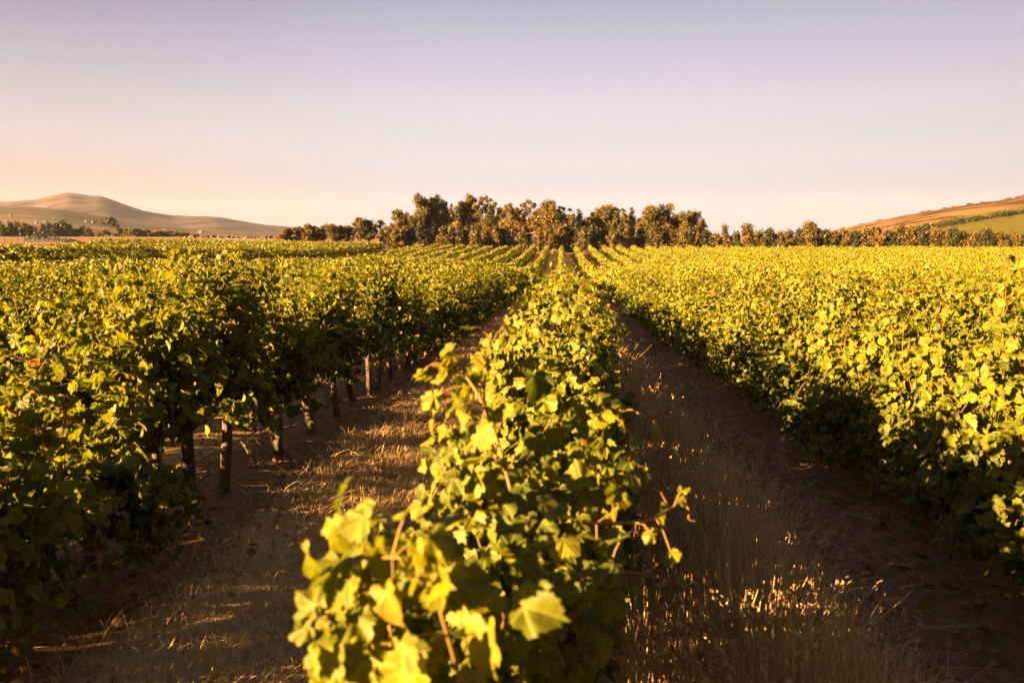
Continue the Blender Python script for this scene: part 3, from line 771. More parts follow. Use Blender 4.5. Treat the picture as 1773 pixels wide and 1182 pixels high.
# ------------------------------------------------------------------ posts and wires
def post_mesh(seed):
    rg = np.random.default_rng(seed); mb = MB()
    z = np.array([-.1, .1, .6, 1.2, 1.70, 1.72]); r = np.array([.046, .045, .043, .042, .041, .034])
    p = np.stack([.012 * (z - .1) * rg.normal(), .012 * (z - .1) * rg.normal(), z]) if False else np.stack([z * rg.normal(0, .008), z * rg.normal(0, .008), z], 1)
    mb.tube(p, r, 12); return mb.mesh('vine_post')
PM = [post_mesh(i) for i in range(3)]
for p in PM: p.materials.append(M_POST)
for k in (-1,):
    for j in range(5):
        y = POST0 + 5.95 * j + (1.1 if k == 1 else 0) + (1.0 if k == 0 else 0)
        if k == 0 and j == 0: continue
        o = link('vine_post', PM[(j + k) % 3], None, None, (rowx(k), y, h1(rowx(k), y)))
        o.scale = (1.15, 1.15, .8) if j == 0 else (1, 1, .86)
        lab = 'round wooden trellis post, %s from camera, %s' % (ordw(j if k else j - 1), row_phrase(k)[4:])
        tag(o, lab, 'post', 'trellis posts in the vine rows')
def wire(k, z, name, mat, r, label, cat, sag=0.02, y0=1.0, y1=36.0):
    ys = np.linspace(y0, y1, 60); x = rowx(k)
    pts = np.stack([np.full(60, x + (.05 if mat is M_HOSE else 0)), ys, H(np.full(60, x), ys) + z - sag * np.abs(np.sin((ys - POST0) * math.pi / 5.95))], 1)
    mb = MB(); mb.tube(pts, r, 5); tag(link(name, mb.mesh(name), mat), label, cat, 'trellis wires along the rows')
for k in (-1, 0, 1):
    wire(k, .78, 'trellis_wire', M_WIRE, .0022, 'thin lower wire carrying the trunks of ' + row_phrase(k), 'wire', y0=.2 if k < 0 else 5.0)
    if k < 0: wire(k, 1.35, 'trellis_wire', M_WIRE, .0020, 'thin upper wire in the leaves of ' + row_phrase(k), 'wire', y0=.2 if k < 0 else 1.0)
wire(-1, .48, 'drip_hose', M_HOSE, .008, 'black drip hose slung below the leaves of the first row left of the middle row', 'hose', .03)

# ------------------------------------------------------------------ dry grass and litter
def blades(mb, base, h, lean_dir, lean, width, rnd, rg, curve=1.0, nseg=4):
    n = len(base); t = np.linspace(0, 1, nseg)[None, :, None]
    d = np.stack([np.cos(lean_dir), np.sin(lean_dir), np.zeros(n)], 1)[:, None]
    up = np.array([0, 0, 1.])[None, None]
    hh = h[:, None, None]; le = lean[:, None, None]
    c = base[:, None] + up * hh * (t - .45 * np.minimum(le, 1.6) * t ** 2 * curve * .6) + d * hh * le * t ** 1.8
    wd = np.stack([-np.sin(lean_dir + rg.normal(0, .6, n)), np.cos(lean_dir), np.zeros(n)], 1)[:, None]
    w = width[:, None, None] * (1 - t * .85)
    V = np.stack([c - wd * w, c + wd * w], 2).reshape(n, nseg * 2, 3)
    k = np.arange(nseg - 1) * 2
    f = np.stack([k, k + 1, k + 3, k + 2], 1)
    off = (np.arange(n) * nseg * 2)[:, None, None]
    A = np.zeros((n, nseg * 2, 3)); A[..., 2] = rnd[:, None]
    mb.add(V.reshape(-1, 3), [(f[None] + off).reshape(-1, 4)], A.reshape(-1, 3))
    return c[:, -1], c[:, -1] - c[:, -2]
def clump_noise(x, y, s): return .5 + .5 * np.sin(x * 2.3 * s + 1.3 * np.sin(y * 1.1 * s)) * np.sin(y * 1.7 * s + 1.1 * np.sin(x * 1.9 * s))
def make_grass():
    rg = np.random.default_rng(8)
    # tall oat-like grass along the right side of the middle row
    mb = MB(); n = 40000
    y = 2.6 + (rg.random(n) ** 1.7) * 30
    x = .85 + rg.normal(0, .34, n) + .1 * np.sin(y * .8)
    keep = (x > .15) & (x < 2.0) & (rg.random(n) < .25 + .9 * clump_noise(x, y, 1.4)); x, y = x[keep], y[keep]; n = len(x)
    hh = rg.uniform(.25, .78, n) * np.exp(-((x - .85) / .6) ** 2) * (.75 + .35 * clump_noise(x, y, .9)) + .1
    hh *= np.clip(1.25 - y / 60, .7, 1.2)
    base = np.stack([x, y, H(x, y)], 1)
    rnd = rg.beta(2, 2.2, n)
    tip, dr = blades(mb, base, hh, rg.uniform(0, 6.28, n), np.abs(rg.normal(0, .3, n)), rg.uniform(.0012, .0024, n) * (1 + y / 9), rnd, rg)
    for xc, m in ((-5.9, 14000),):       # weeds added under the second left row to block low sun
        yy = 1.5 + rg.random(m) * (15 if xc < 0 else 7); xx = xc + rg.normal(0, .22, m)
        blades(mb, np.column_stack([xx, yy, H(xx, yy)]), rg.uniform(.2, .6, m), rg.uniform(0, 6.28, m), np.abs(rg.normal(0, .4, m)), rg.uniform(.003, .006, m), rg.beta(2, 2, m), rg)
    # seed heads
    sel = (rg.random(n) < .24) & (hh > .3); tp = tip[sel]; d = unit(dr[sel]); m = sel.sum()
    for q in range(7):
        L = rg.uniform(.012, .026, m)[:, None] * (1 + y[sel][:, None] / 25)
        c = tp - d * rg.uniform(-.02, .12, m)[:, None] + rg.normal(0, .009, (m, 3))
        a = unit(d + rg.normal(0, .35, (m, 3))); b = unit(np.cross(a, rg.normal(0, 1, (m, 3)))) * L * .22
        V = np.stack([c - a * L * .5, c + b, c + a * L * .6, c - b], 1)
        A = np.zeros((m, 4, 3)); A[..., 2] = rg.uniform(.05, .4, m)[:, None]
        mb.add(V.reshape(-1, 3), [(np.arange(m) * 4)[:, None] + np.arange(4)[None]], A.reshape(-1, 3))
    tag(link('tall_dry_grass', mb.mesh('tall_dry_grass'), M_STRAW), 'tall dry seeding grass beside the middle row', 'grass', kind='stuff')
    # flattened dry grass of the aisles
    mb = MB(); n = 190000
    y = 2.0 + (rg.random(n) ** 1.6) * 42
    side = rg.random(n) < .68
    x = np.where(side, rg.uniform(-2.65, -.05, n), rg.uniform(.1, 2.3, n))
    cn = clump_noise(x, y, 1.1)
    keep = rg.random(n) < np.where(side, np.clip((x + 2.8) / .8, .03, 1), np.clip((2.1 - x) / .9, .1, 1)) * (.25 + .9 * cn)
    x, y = x[keep], y[keep]; n = len(x)
    base = np.stack([x, y, H(x, y) + rg.uniform(0, .03, n)], 1)
    blades(mb, base, rg.uniform(.05, .2, n), rg.uniform(0, 6.28, n), rg.uniform(.5, 2.4, n), rg.uniform(.0010, .0021, n) * (1 + y / 9), rg.beta(2, 2, n) * .95, rg)
    tf = 70
    for _ in range(tf):           # tussocks that stand up
        cx, cy = rg.uniform(-2.0, -.3), 2.6 + rg.random() ** 1.6 * 18; m = int(rg.integers(25, 70))
        bx = np.stack([cx + rg.normal(0, .045, m), cy + rg.normal(0, .045, m)], 1)
        blades(mb, np.column_stack([bx, H(bx[:, 0], bx[:, 1])]), rg.uniform(.12, .34, m), rg.uniform(0, 6.28, m), np.abs(rg.normal(.35, .3, m)), rg.uniform(.0012, .0022, m) * (1 + cy / 9), rg.uniform(.35, .85, m), rg)
    tag(link('dry_grass', mb.mesh('dry_grass'), M_STRAW), 'flattened dry grass in the aisles between rows', 'grass', kind='stuff')
    # prunings and straw lying about
    mb = MB()
    for _ in range(1500):
        y = 2.4 + rg.random() ** 1.7 * 20; x = rg.choice([rg.uniform(-3.9, -1.6), rg.uniform(1.3, 3.3), rg.uniform(-2, 2)], p=[.5, .35, .15])
        L = rg.uniform(.08, .30) if rg.random() < .9 else rg.uniform(.3, .7)
        a = rg.uniform(0, 6.28); k = np.linspace(-.5, .5, 6); cv = rg.normal(0, .25)
        pts = np.stack([x + L * (k * math.cos(a) - cv * (k * k) * math.sin(a)), y + L * (k * math.sin(a) + cv * k * k * math.cos(a)), np.zeros(6)], 1)
        pts[:, 2] = H(pts[:, 0], pts[:, 1]) + .05 + rg.uniform(0, .02) + .012 * rg.random() * np.sin(k * 6)
        mb.tube(pts, rg.uniform(.0012, .0030) * (1 + y / 16), 4, False)
    tag(link('pruning_litter', mb.mesh('pruning_litter'), M_LITTER), 'dry prunings and stalks scattered on the soil', 'litter', kind='stuff')
make_grass()
def make_clods():
    rg = np.random.default_rng(19); mb = MB()
    t = (1 + 5 ** .5) / 2
    iv = unit(np.array([(-1, t, 0), (1, t, 0), (-1, -t, 0), (1, -t, 0), (0, -1, t), (0, 1, t), (0, -1, -t), (0, 1, -t), (t, 0, -1), (t, 0, 1), (-t, 0, -1), (-t, 0, 1)], float))
    fc = np.array([(0,11,5),(0,5,1),(0,1,7),(0,7,10),(0,10,11),(1,5,9),(5,11,4),(11,10,2),(10,7,6),(7,1,8),(3,9,4),(3,4,2),(3,2,6),(3,6,8),(3,8,9),(4,9,5),(2,4,11),(6,2,10),(8,6,7),(9,8,1)])
    n = 5200; y = 2.2 + rg.random(n) ** 1.7 * 22
    x = np.where(rg.random(n) < .5, rg.uniform(-4.2, -2.0, n), rg.uniform(1.4, 3.6, n))
    r = rg.gamma(2, .006, n) + .003
    V = np.stack([x, y, H(x, y) + .045], 1)[:, None] + iv[None] * rg.uniform(.65, 1.3, (n, 12, 1)) * r[:, None, None] * [1, 1, .7]
    mb.add(V.reshape(-1, 3), [(fc[None] + (np.arange(n) * 12)[:, None, None]).reshape(-1, 3)])
    tag(link('soil_clods', mb.mesh('soil_clods', False), bark('soil_clod', (.07, .03, .014), (.26, .14, .075), 9)), 'clods and small stones on the bare soil strips', 'clods', kind='stuff')
    mb = MB(); n = 900; y = 2.2 + rg.random(n) ** 1.6 * 20; x = rg.choice([-2.9, 2.8, 0], n, p=[.42, .42, .16]) + rg.normal(0, .45, n)
    pos = np.stack([x, y, H(x, y) + .06], 1)
    put_leaves(mb, pos, np.column_stack([rg.normal(0, .35, (n, 2)), np.ones(n)]), rg.normal(0, 1, (n, 3)), rg.uniform(.05, .09, n), np.where(rg.random(n) < .8, rg.uniform(.96, 1, n), rg.uniform(.6, .9, n)), 1, rg)
    tag(link('fallen_leaves', mb.mesh('fallen_leaves'), M_LEAF), 'brown fallen vine leaves lying under the rows', 'leaves', kind='stuff')
make_clods()

# ------------------------------------------------------------------ trees
def crown_cards(mb, blobs, per, size, rg, flat=.8):
    for (cx, cy, cz, r) in blobs:
        n = int(per * (r ** 2))
        if n < 14: n = 14
        g = rg.normal(0, 1, (n, 3)); d = unit(g); p = np.array([cx, cy, cz]) + g * r * .52 * [1, 1, flat]
        nr = unit(d * .7 + rg.normal(0, .7, (n, 3))); t = unit(np.cross(nr, rg.normal(0, 1, (n, 3)))); b = np.cross(nr, t)
        s = (size * rg.uniform(.55, 1.3, n))[:, None]
        V = np.stack([p - t * s * .7, p + b * s * .45, p + t * s * .7, p - b * s * .45], 1)
        A = np.zeros((n, 4, 3)); A[..., 2] = np.clip(rg.beta(2, 2, n) * .7 + rg.uniform(0, .3), 0, 1)[:, None]
        mb.add(V.reshape(-1, 3), [(np.arange(n) * 4)[:, None] + np.arange(4)[None]], A.reshape(-1, 3))
def tree(name, cat, x, y, height, width, seed, kind, label, group, mat=None, z=None, card=.31, per=340):
    rg = np.random.default_rng(seed)
    e = empty(name, (x, y, h1(x, y) if z is None else z)); tag(e, label, cat, group)
    tb, cb = MB(), MB(); w = width / 2
    blobs = []
    if kind == 'euc':                      # ragged crown: a few main heads on forked limbs, each a cluster of small clumps
        w *= 1.6; z0 = height * .22
        heads = [(0, 0, height * .86, w * .5)]
        for i in range(int(rg.integers(5, 8))):
            a = rg.uniform(0, 6.28); f = rg.uniform(.1, .85)
            heads.append((w * .55 * math.cos(a) * rg.uniform(.5, 1), w * .5 * math.sin(a), z0 + (height - z0) * f * .9, w * rg.uniform(.42, .62)))
        for hx, hy, hz, hr in heads:
            for q in range(int(rg.integers(6, 10))):
                dd = unit(rg.normal(0, 1, 3)); r = hr * rg.uniform(.26, .48)
                blobs.append((hx + dd[0] * hr * .8, hy + dd[1] * hr * .8, min(hz + dd[2] * hr * .95, height - r * .6), r))
            blobs.append((hx, hy, min(hz, height - hr * .8), hr * .6))
        flat = .95
    elif kind == 'sparse':                 # open crown, sky between the clumps
        w *= 1.15; nb = int(rg.integers(24, 32)); z0 = height * .36
        for i in range(nb):
            f = (i + .5) / nb; a = rg.uniform(0, 6.28); rr = w * rg.uniform(.35, 1)
            r = w * rg.uniform(.13, .3)
            blobs.append((rr * math.cos(a), rr * math.sin(a), z0 + (height - z0) * f - r * .3 * f, r))
        flat = .7
    elif kind == 'cone':
        nb = 11
        for i in range(nb):
            f = (i + .5) / nb; a = rg.uniform(0, 6.28); rr = w * (1 - f) ** .7 * .5
            r = w * (.7 - .48 * f); blobs.append((rr * math.cos(a), rr * math.sin(a), height * (.22 + .74 * f) - r * .2, r))
        flat = 1.0
    elif kind == 'small':                  # small orchard-like tree with a short bare trunk
        nb = int(rg.integers(18, 26)); z0 = height * .26
        for i in range(nb):
            a = rg.uniform(0, 6.28); f = rg.random(); rr = w * rg.uniform(.15, .95) * math.sqrt(max(.05, 1 - (1.6 * f - .7) ** 2))
            r = w * rg.uniform(.2, .4); blobs.append((rr * math.cos(a), rr * math.sin(a), z0 + (height - z0) * (.1 + .85 * f) - r * .5 * f, r))
        blobs.append((0, 0, height - w * .5, w * .42)); flat = .9
    else:                                  # bush, leaves down to the ground
        nb = int(rg.integers(20, 30)); mn = min(w, height)
        for i in range(nb):
            a = rg.uniform(0, 6.28); f = i / nb; rr = w * rg.uniform(.2, 1.0) * math.sqrt(1 - .75 * f)
            r = mn * rg.uniform(.16, .36); blobs.append((rr * math.cos(a), rr * math.sin(a), r * .5 + (height - r * 1.1) * f * rg.uniform(.8, 1), r))
        blobs.append((0, 0, height * .45, .5 * mn)); blobs.append((0, 0, height - .4 * mn, .4 * mn)); flat = .95
    crown_cards(cb, blobs, per, card, rg, flat)
    # trunk with limbs out to the clumps
    k = np.linspace(0, 1, 8); th = height * (.62 if kind not in ('bush', 'small') else .55)
    sx, sy = rg.normal(0, .04, 2) * height
    tp = np.stack([sx * k ** 2, sy * k ** 2, -.3 + (th + .3) * k], 1)
    r0 = max(.09, height * .018)
    tb.tube(tp, np.linspace(r0, r0 * .35, 8), 7)
    for (bx, by, bz, r) in blobs:
        if len(blobs) > 16 and rg.random() < .6: continue
        f = float(np.clip(rg.uniform(.35, .75) * bz / th, .1, .95)); s = np.array([np.interp(f, k, tp[:, i]) for i in range(3)])
        q = np.linspace(0, 1, 5)[:, None]; e_ = np.array([bx, by, bz])
        l_ = s + (e_ - s) * q; l_[:, 2] += -.12 * np.linalg.norm(e_ - s) * np.sin(q[:, 0] * math.pi)
        tb.tube(l_, np.linspace(r0 * .42, r0 * .12, 5), 5)
    link('trunk', tb.mesh('trunk'), M_TRUNK, e)
    link('crown', cb.mesh('crown'), mat or {'euc': M_EUC, 'sparse': M_EUC, 'cone': M_DARKTREE, 'small': M_BUSH}.get(kind, M_BUSH), e)
    return e

def at_tree(px, topy, wpx, Y):
    x = ax(px, Y); g = h1(x, Y); return x, Y, az(topy, Y) - g, wpx / F * Y
# tall trees of the farmyard
tall = [(690, 364, 24, 'euc', 0, 'bushy tree at the left foot of the tall group'), (704, 368, 24, 'euc', 0, 'bushy tree beside the leftmost tall tree, lower crown'), (719, 377, 22, 'euc', 0, 'low leafy tree under the leftmost tall tree'),
 (729, 336, 29, 'euc', 0, 'tall golden tree with narrow egg-shaped crown, leftmost of the tall trees'), (754, 336.5, 27, 'euc', 0, 'tall golden tree right of the egg-shaped one, ragged top'), (768, 357, 22, 'euc', 0, 'bright golden tree right below the second tall tree'),
 (783, 350, 20, 'cone', 1, 'dark green tree, left one of two dark tops'), (800, 357, 18, 'cone', 1, 'dark green tree, right one of two dark tops'), (816, 337, 25, 'euc', 0, 'tall golden tree with flat ragged top left of the sparse one'),
 (838, 340, 28, 'sparse', 0, 'tall sparse tree with sky showing between its clumps, left of the red roof'), (858, 351, 24, 'sparse', 0, 'thin-crowned tree above the left end of the red roof'), (882, 353, 24, 'euc', 0, 'tree behind the red roof, left of the airy tree'),
 (902, 357, 22, 'sparse', 0, 'sparse tree rising behind the red roof'), (918, 347, 27, 'sparse', 0, 'airy tree with umbrella top above the red roof'), (948, 351, 44, 'euc', 1, 'broad dense round tree right above the roof end'), (973, 359, 26, 'sparse', 0, 'thin tree between the broad round tree and the dark pointed one'),
 (1001, 360, 28, 'cone', 1, 'dark pointed tree straight above the middle row'), (1019, 374, 18, 'euc', 0, 'low tree right of the dark pointed one'), (1042, 354, 30, 'euc', 0, 'golden tree with stepped top right of the dark pointed one'), (1058, 357, 26, 'euc', 0, 'golden tree second right of the dark pointed one'),
 (1072, 363, 24, 'sparse', 0, 'open tree with pale lower clumps right of the stepped golden tree'), (1091, 358, 25, 'cone', 1, 'dark upright tree between two golden pairs'), (1128, 359, 32, 'euc', 0, 'golden tree, left half of the right-hand tall pair'), (1151, 356.5, 34, 'euc', 0, 'golden tree, right half of the right-hand tall pair'),
 (1110, 378, 22, 'euc', 0, 'lower tree left of the right-hand tall pair'), (1176, 369, 24, 'euc', 0, 'tree left of the rightmost broad tree of the tall group'), (1197, 369.5, 34, 'euc', 0, 'broad leafy tree closing the tall group on the right')]
for i, (px, ty, wp, kd, dk, lab) in enumerate(tall):
    Y = 203 + (i * 37 % 11) - 4
    x, y, hgt, wd = at_tree(px, ty, wp, Y)
    tree('eucalyptus_tree' if kd != 'cone' else 'dark_tree', 'tree', x, y, hgt, wd, 500 + i, kd, lab, 'tall trees around the farm roof', M_DARKTREE if (dk and kd == 'cone') else None)
fill = [(712, 372), (742, 352), (760, 350), (776, 362), (792, 356), (808, 352), (826, 352), (846, 352), (868, 358), (892, 361), (930, 362), (962, 366), (986, 368), (1012, 377), (1032, 372), (1050, 362), (1080, 371), (1102, 385), (1120, 372), (1140, 364), (1164, 368), (1186, 376), (1206, 386)]
for i, (px, ty) in enumerate(fill):
    rgb = np.random.default_rng(i + 20); Y = 222 + rgb.uniform(-3, 5)
    x, y, hgt, wd = at_tree(px, ty + 4, rgb.uniform(22, 30), Y)
    tree('eucalyptus_tree', 'tree', x, y, hgt, wd, 560 + i, 'euc', 'tree in the back line of the tall belt, %s from its left end' % ordw(i), 'trees in the back line of the tall belt', M_DARKTREE if rgb.random() < .3 else None)
# bushes below them
bpx = np.linspace(672, 1212, 36)
for i, px in enumerate(bpx):
    rgb = np.random.default_rng(i + 50)
    top = 388 + rgb.uniform(-9, 9) + (6 if 868 < px < 960 else 0); Y = 184 + rgb.uniform(-3, 6)
    x, y, hgt, wd = at_tree(px + rgb.uniform(-4, 4), top, rgb.uniform(22, 31), Y)
    tree('bush', 'bush', x, y, hgt, wd, 600 + i, 'bush', 'golden-brown bush at the foot of the tall trees, %s from the left' % ordw(i), 'bushes at the foot of the tall trees', M_DARKTREE if rgb.random() < .25 else None)
# small trees in a line on the left
lt = [(497, 398, 22), (508, 394, 20), (521, 391, 22), (535, 388, 26), (549, 391.5, 22), (563, 389, 24), (578, 387, 26), (593, 390, 24), (607, 391, 24), (625.5, 377, 32), (642, 380, 26), (661, 380, 18), (672, 391, 24)]
for i, (px, ty, wp) in enumerate(lt):
    x, y, hgt, wd = at_tree(px, ty, wp, 186 + (i % 3))
    lab = 'small tree in the line left of the tall group, %s from its left end' % ordw(i)
    if i == 9: lab = 'tallest bushy tree in the line left of the tall group'
    if i == 11: lab = 'small round crown on a thin stem just left of the tall group'
    tree('small_tree', 'tree', x, y, hgt, wd, 700 + i, 'small', lab, 'small trees in a line at the field end')
# hedge on the right
rh = [(1219, 400, 22), (1237, 403, 24), (1251, 389.5, 20), (1271, 401, 24), (1292, 387, 28), (1311, 398, 24), (1330, 396, 26), (1347, 400, 22), (1362, 397, 26), (1380, 396, 22), (1394, 383, 40), (1413, 396, 24), (1427, 397.6, 26), (1441, 400, 24), (1456, 396, 26), (1474, 398, 24), (1491, 393, 26), (1513, 392, 28), (1533, 398, 26), (1552, 388, 30), (1572, 392, 28), (1591, 398, 26), (1610, 394, 28), (1627, 398, 24), (1643, 393, 28), (1662, 400, 26), (1681, 401, 26), (1701, 396, 32), (1725, 402, 28), (1750, 401, 28), (1773, 401, 30), (1797, 402, 30), (1822, 401, 30)]
for i, (px, ty, wp) in enumerate(rh):
    Y = 182 - (px - 1200) * .004
    x, y, hgt, wd = at_tree(px, ty, wp * 1.15, Y)
    lab = 'dark hedge bush along the right field edge, %s from the tall trees' % ordw(i)
    if i == 10: lab = 'yellowish round tree standing above the right hedge'
    if i == 2: lab = 'thin pointed bush at the left end of the right hedge'
    if i == 19: lab = 'taller double bush in the right hedge below the orange hillside'
    tree('hedge_bush', 'bush', x, y, hgt, wd, 800 + i, 'bush', lab, 'hedge bushes on the right field edge', M_BUSH if i % 3 else M_DARKTREE)
# trees beyond the pasture on the left
lp = [(-14, 386, 26), (2, 387, 18), (13, 387, 18), (27, 384, 18), (37, 383, 20), (51, 386, 22), (61, 389, 18), (70, 392, 12), (82, 388, 20), (93, 384, 18), (104, 386, 20), (117, 381.5, 34), (136, 395, 18), (149, 392, 22), (161, 394, 20), (216, 395, 22), (226, 394, 18), (237, 396, 20), (248, 397, 20), (261, 399, 22), (274, 401, 22), (288, 401, 24), (301, 401, 22), (313, 402, 22), (326, 403, 22), (342, 406, 20), (372, 407, 22)]
for i, (px, ty, wp) in enumerate(lp):
    Y = 400 + (i * 29 % 40)
    x, y, hgt, wd = at_tree(px, ty, wp, Y)
    hgt = max(hgt, 1.5)
    lab = 'brown-green tree across the pasture, %s from the left edge' % ordw(i)
    if i == 11: lab = 'broad flat-topped tree behind the tarp heap, tallest of that clump'
    if i == 9: lab = 'pale brown tree behind the tarp heap'
    tree('tree', 'tree', x, y, hgt, wd, 1000 + i, 'bush', lab, 'trees across the pasture below the mountain', M_DARKTREE if i % 4 else M_BUSH, card=.7, per=75)
def lone_tree():
    Y = 395; x = ax(184, Y); g = h1(x, Y); k = Y / F
    e = empty('sparse_tree', (x, Y, g)); tag(e, 'lone sparse tree with bare left limbs before the mountain', 'tree')
    tb, cb = MB(), MB(); rg = np.random.default_rng(4)
    def limb(pts, r0, r1): tb.tube(np.array([(a * k, d, b * k) for a, b, d in pts]), np.linspace(r0, r1, len(pts)), 6)
    limb([(0, -2, 0), (1, 5, 0), (1, 10, .1), (3, 15, .2), (6, 22, .3), (10, 29, .3)], .42, .12)
    limb([(1, 6, 0), (-4, 13, .2), (-9, 20, .3), (-10, 28, .3), (-11, 33, .2)], .26, .05)
    limb([(-4, 13, .2), (-1, 20, -.4), (0, 27, -.6), (-1, 34, -.5)], .18, .04)
    limb([(-9, 20, .3), (-14, 25, 0), (-16, 30, 0)], .12, .03)
    limb([(1, 10, .1), (9, 14, .6), (17, 17, .8), (25, 19, .8)], .25, .06)
    limb([(3, 15, .2), (11, 20, -.5), (20, 25, -.8), (25, 29, -.8)], .2, .05)
    limb([(1, 8, 0), (5, 12, .8), (12, 10, 1.2)], .2, .05)
    bl = [(10, 31, 4.2), (15, 33, 4), (20, 30, 4.2), (13, 27, 4), (23, 27, 3.2), (20, 22, 3.4), (26, 20, 3.6), (28, 17, 2.6), (12, 22, 3), (3, 24, 2.4), (-3, 31, 1.8), (-10, 29, 1.5), (4, 8, 4.2), (-3, 6, 4), (9, 7, 3.4), (-8, 4, 3)]
    crown_cards(cb, [(a * k, rg.uniform(-1, 1), b * k, r * k) for a, b, r in bl], 330, .4, rg, .75)
    link('trunk', tb.mesh('trunk'), M_TRUNK, e); link('crown', cb.mesh('crown'), M_DARKTREE, e)
lone_tree()
# scrub in a line on the right hill
for i in range(24):
    rg = np.random.default_rng(i + 40)
    px = 1545 + i * 11 + rg.uniform(-3, 3); t = .27 + (px - 1650) * .0006 + .025 + rg.uniform(-.008, .008)
    X, Y, Z = (float(v) for v in RH.pos(px, t))
    tree('hill_bush', 'bush', X, Y, rg.uniform(1.5, 2.7), rg.uniform(5, 8.5), 1200 + i, 'bush', 'dark scrub in the line between green hill strips, %s from left' % ordw(i), 'scrub line across the right hill', M_DARKTREE, z=Z - .3, card=.7, per=50)
for i, (px, t) in enumerate([(1455, 1.0), (1487, .985), (1512, .99), (1517, .99), (1590, .9), (1625, .93), (1668, .82), (1700, .96), (1735, .9), (1750, .8), (1765, .95), (1640, .97), (1600, .8), (1690, .88), (1760, .86)]):
    rg = np.random.default_rng(i + 90); X, Y, Z = (float(v) for v in RH.pos(px, t))
    tree('hill_bush', 'bush', X, Y, rg.uniform(.7, 1.4), rg.uniform(3, 6), 1300 + i, 'bush', 'small lone shrub on the dry orange hillside, %s of those scattered there' % ordw(i), 'shrubs scattered on the dry hillside', M_DARKTREE, z=Z - .3, card=.6, per=50)

# ------------------------------------------------------------------ buildings
def gable(name, label, cat, x, y, z, L, D, wall_h, roof_h, rz, roof_mat, doors=0, windows=3, group=None, over=.5):
    e = empty(name, (x, y, z), rz); tag(e, label, cat, group)
    w = MB(); w.box((0, 0, wall_h / 2 - .3), (L, D, wall_h + .6))
    for s in (-1, 1):
        w.add([(s * L / 2, -D / 2, wall_h), (s * L / 2, D / 2, wall_h), (s * L / 2, 0, wall_h + roof_h - .12), (s * (L / 2 - .2), -D / 2, wall_h), (s * (L / 2 - .2), D / 2, wall_h), (s * (L / 2 - .2), 0, wall_h + roof_h - .12)], [[[0, 1, 2], [3, 5, 4]], [[0, 2, 5, 3], [1, 4, 5, 2]]])
    link('wall', w.mesh('wall', False), M_WALL, e)
    r = MB(); hL, hD = L / 2 + over, D / 2 + over; ez = wall_h - roof_h * over / (D / 2)
    for s in (-1, 1):
        a = np.array([(-hL, s * hD, ez), (hL, s * hD, ez), (hL, 0, wall_h + roof_h), (-hL, 0, wall_h + roof_h)]); b = a + [0, 0, .16]
        r.add(np.concatenate([a, b]), [[[0, 1, 2, 3], [7, 6, 5, 4], [0, 4, 5, 1], [1, 5, 6, 2], [3, 2, 6, 7], [0, 3, 7, 4]]])
    link('roof', r.mesh('roof', False), roof_mat, e)
    for i in range(windows):
        f = MB(); fx = -L / 2 + L * (i + .5) / windows
        f.box((fx, -D / 2 - .03, wall_h * .55), (min(1.4, L / windows * .5), .08, min(1.3, wall_h * .4)))
        link('window', f.mesh('window', False), M_DARKROOF, e)
    return e
Yb = 212; xb = (ax(770, Yb) + ax(952, Yb)) / 2
gable('farm_shed', 'long low farm building with a reddish roof half hidden by bushes', 'building', xb, Yb, h1(xb, Yb), 27.5, 9, az(401, Yb) - h1(xb, Yb) - .3, az(390, Yb) - az(401, Yb) + .9, R(-4), M_REDROOF, windows=6)
Ys = 214; xs_ = ax(724, Ys)
gable('farm_shed', 'small shed with dark roof showing between the two leftmost tall trees', 'building', xs_, Ys, h1(xs_, Ys), 4.5, 5, az(383, Ys) - h1(xs_, Ys), 1.0, R(8), M_DARKROOF, windows=1)
hs = [(4, 367, 10, 'leftmost', 0), (29, 373.5, 7, 'second from the left', 1), (8, 385, 12, 'lower left', 0), (21, 383, 8, 'square', 0), (72, 386, 8, 'white', 1), (77, 388.5, 7, 'squat', 0), (88, 385, 7, 'pale', 1), (103, 380, 7, 'upper', 0), (157, 384, 8, 'small', 0), (169, 385, 7, 'lone', 1), (290, 400, 12, 'long', 0), (352, 402, 14, 'longest', 0)]
for i, (px, py, wp, wd_, g) in enumerate(hs):
    # stand it where the line of sight meets the foothill
    ts = np.linspace(0, 1, 400); X, Y, Z = foothill.pos(np.full(400, px), ts)
    pyy = 408 - (Z - CAMZ) / Y * F
    j = int(np.argmin(np.abs(pyy - py - 1.5))); 
    Lh = .5 * wp / F * Y[j]
    gable('house', 'tiny pale house below the mountain, %s from the left edge' % ordw(i), 'house', float(X[j]), float(Y[j]), float(Z[j]) - .3, float(Lh), float(max(4, Lh * .6)), 2.4, 1.2, R((i * 17) % 30 - 10), M_GREYROOF if g else M_WALL, windows=2, group='houses below the mountain', over=.3)

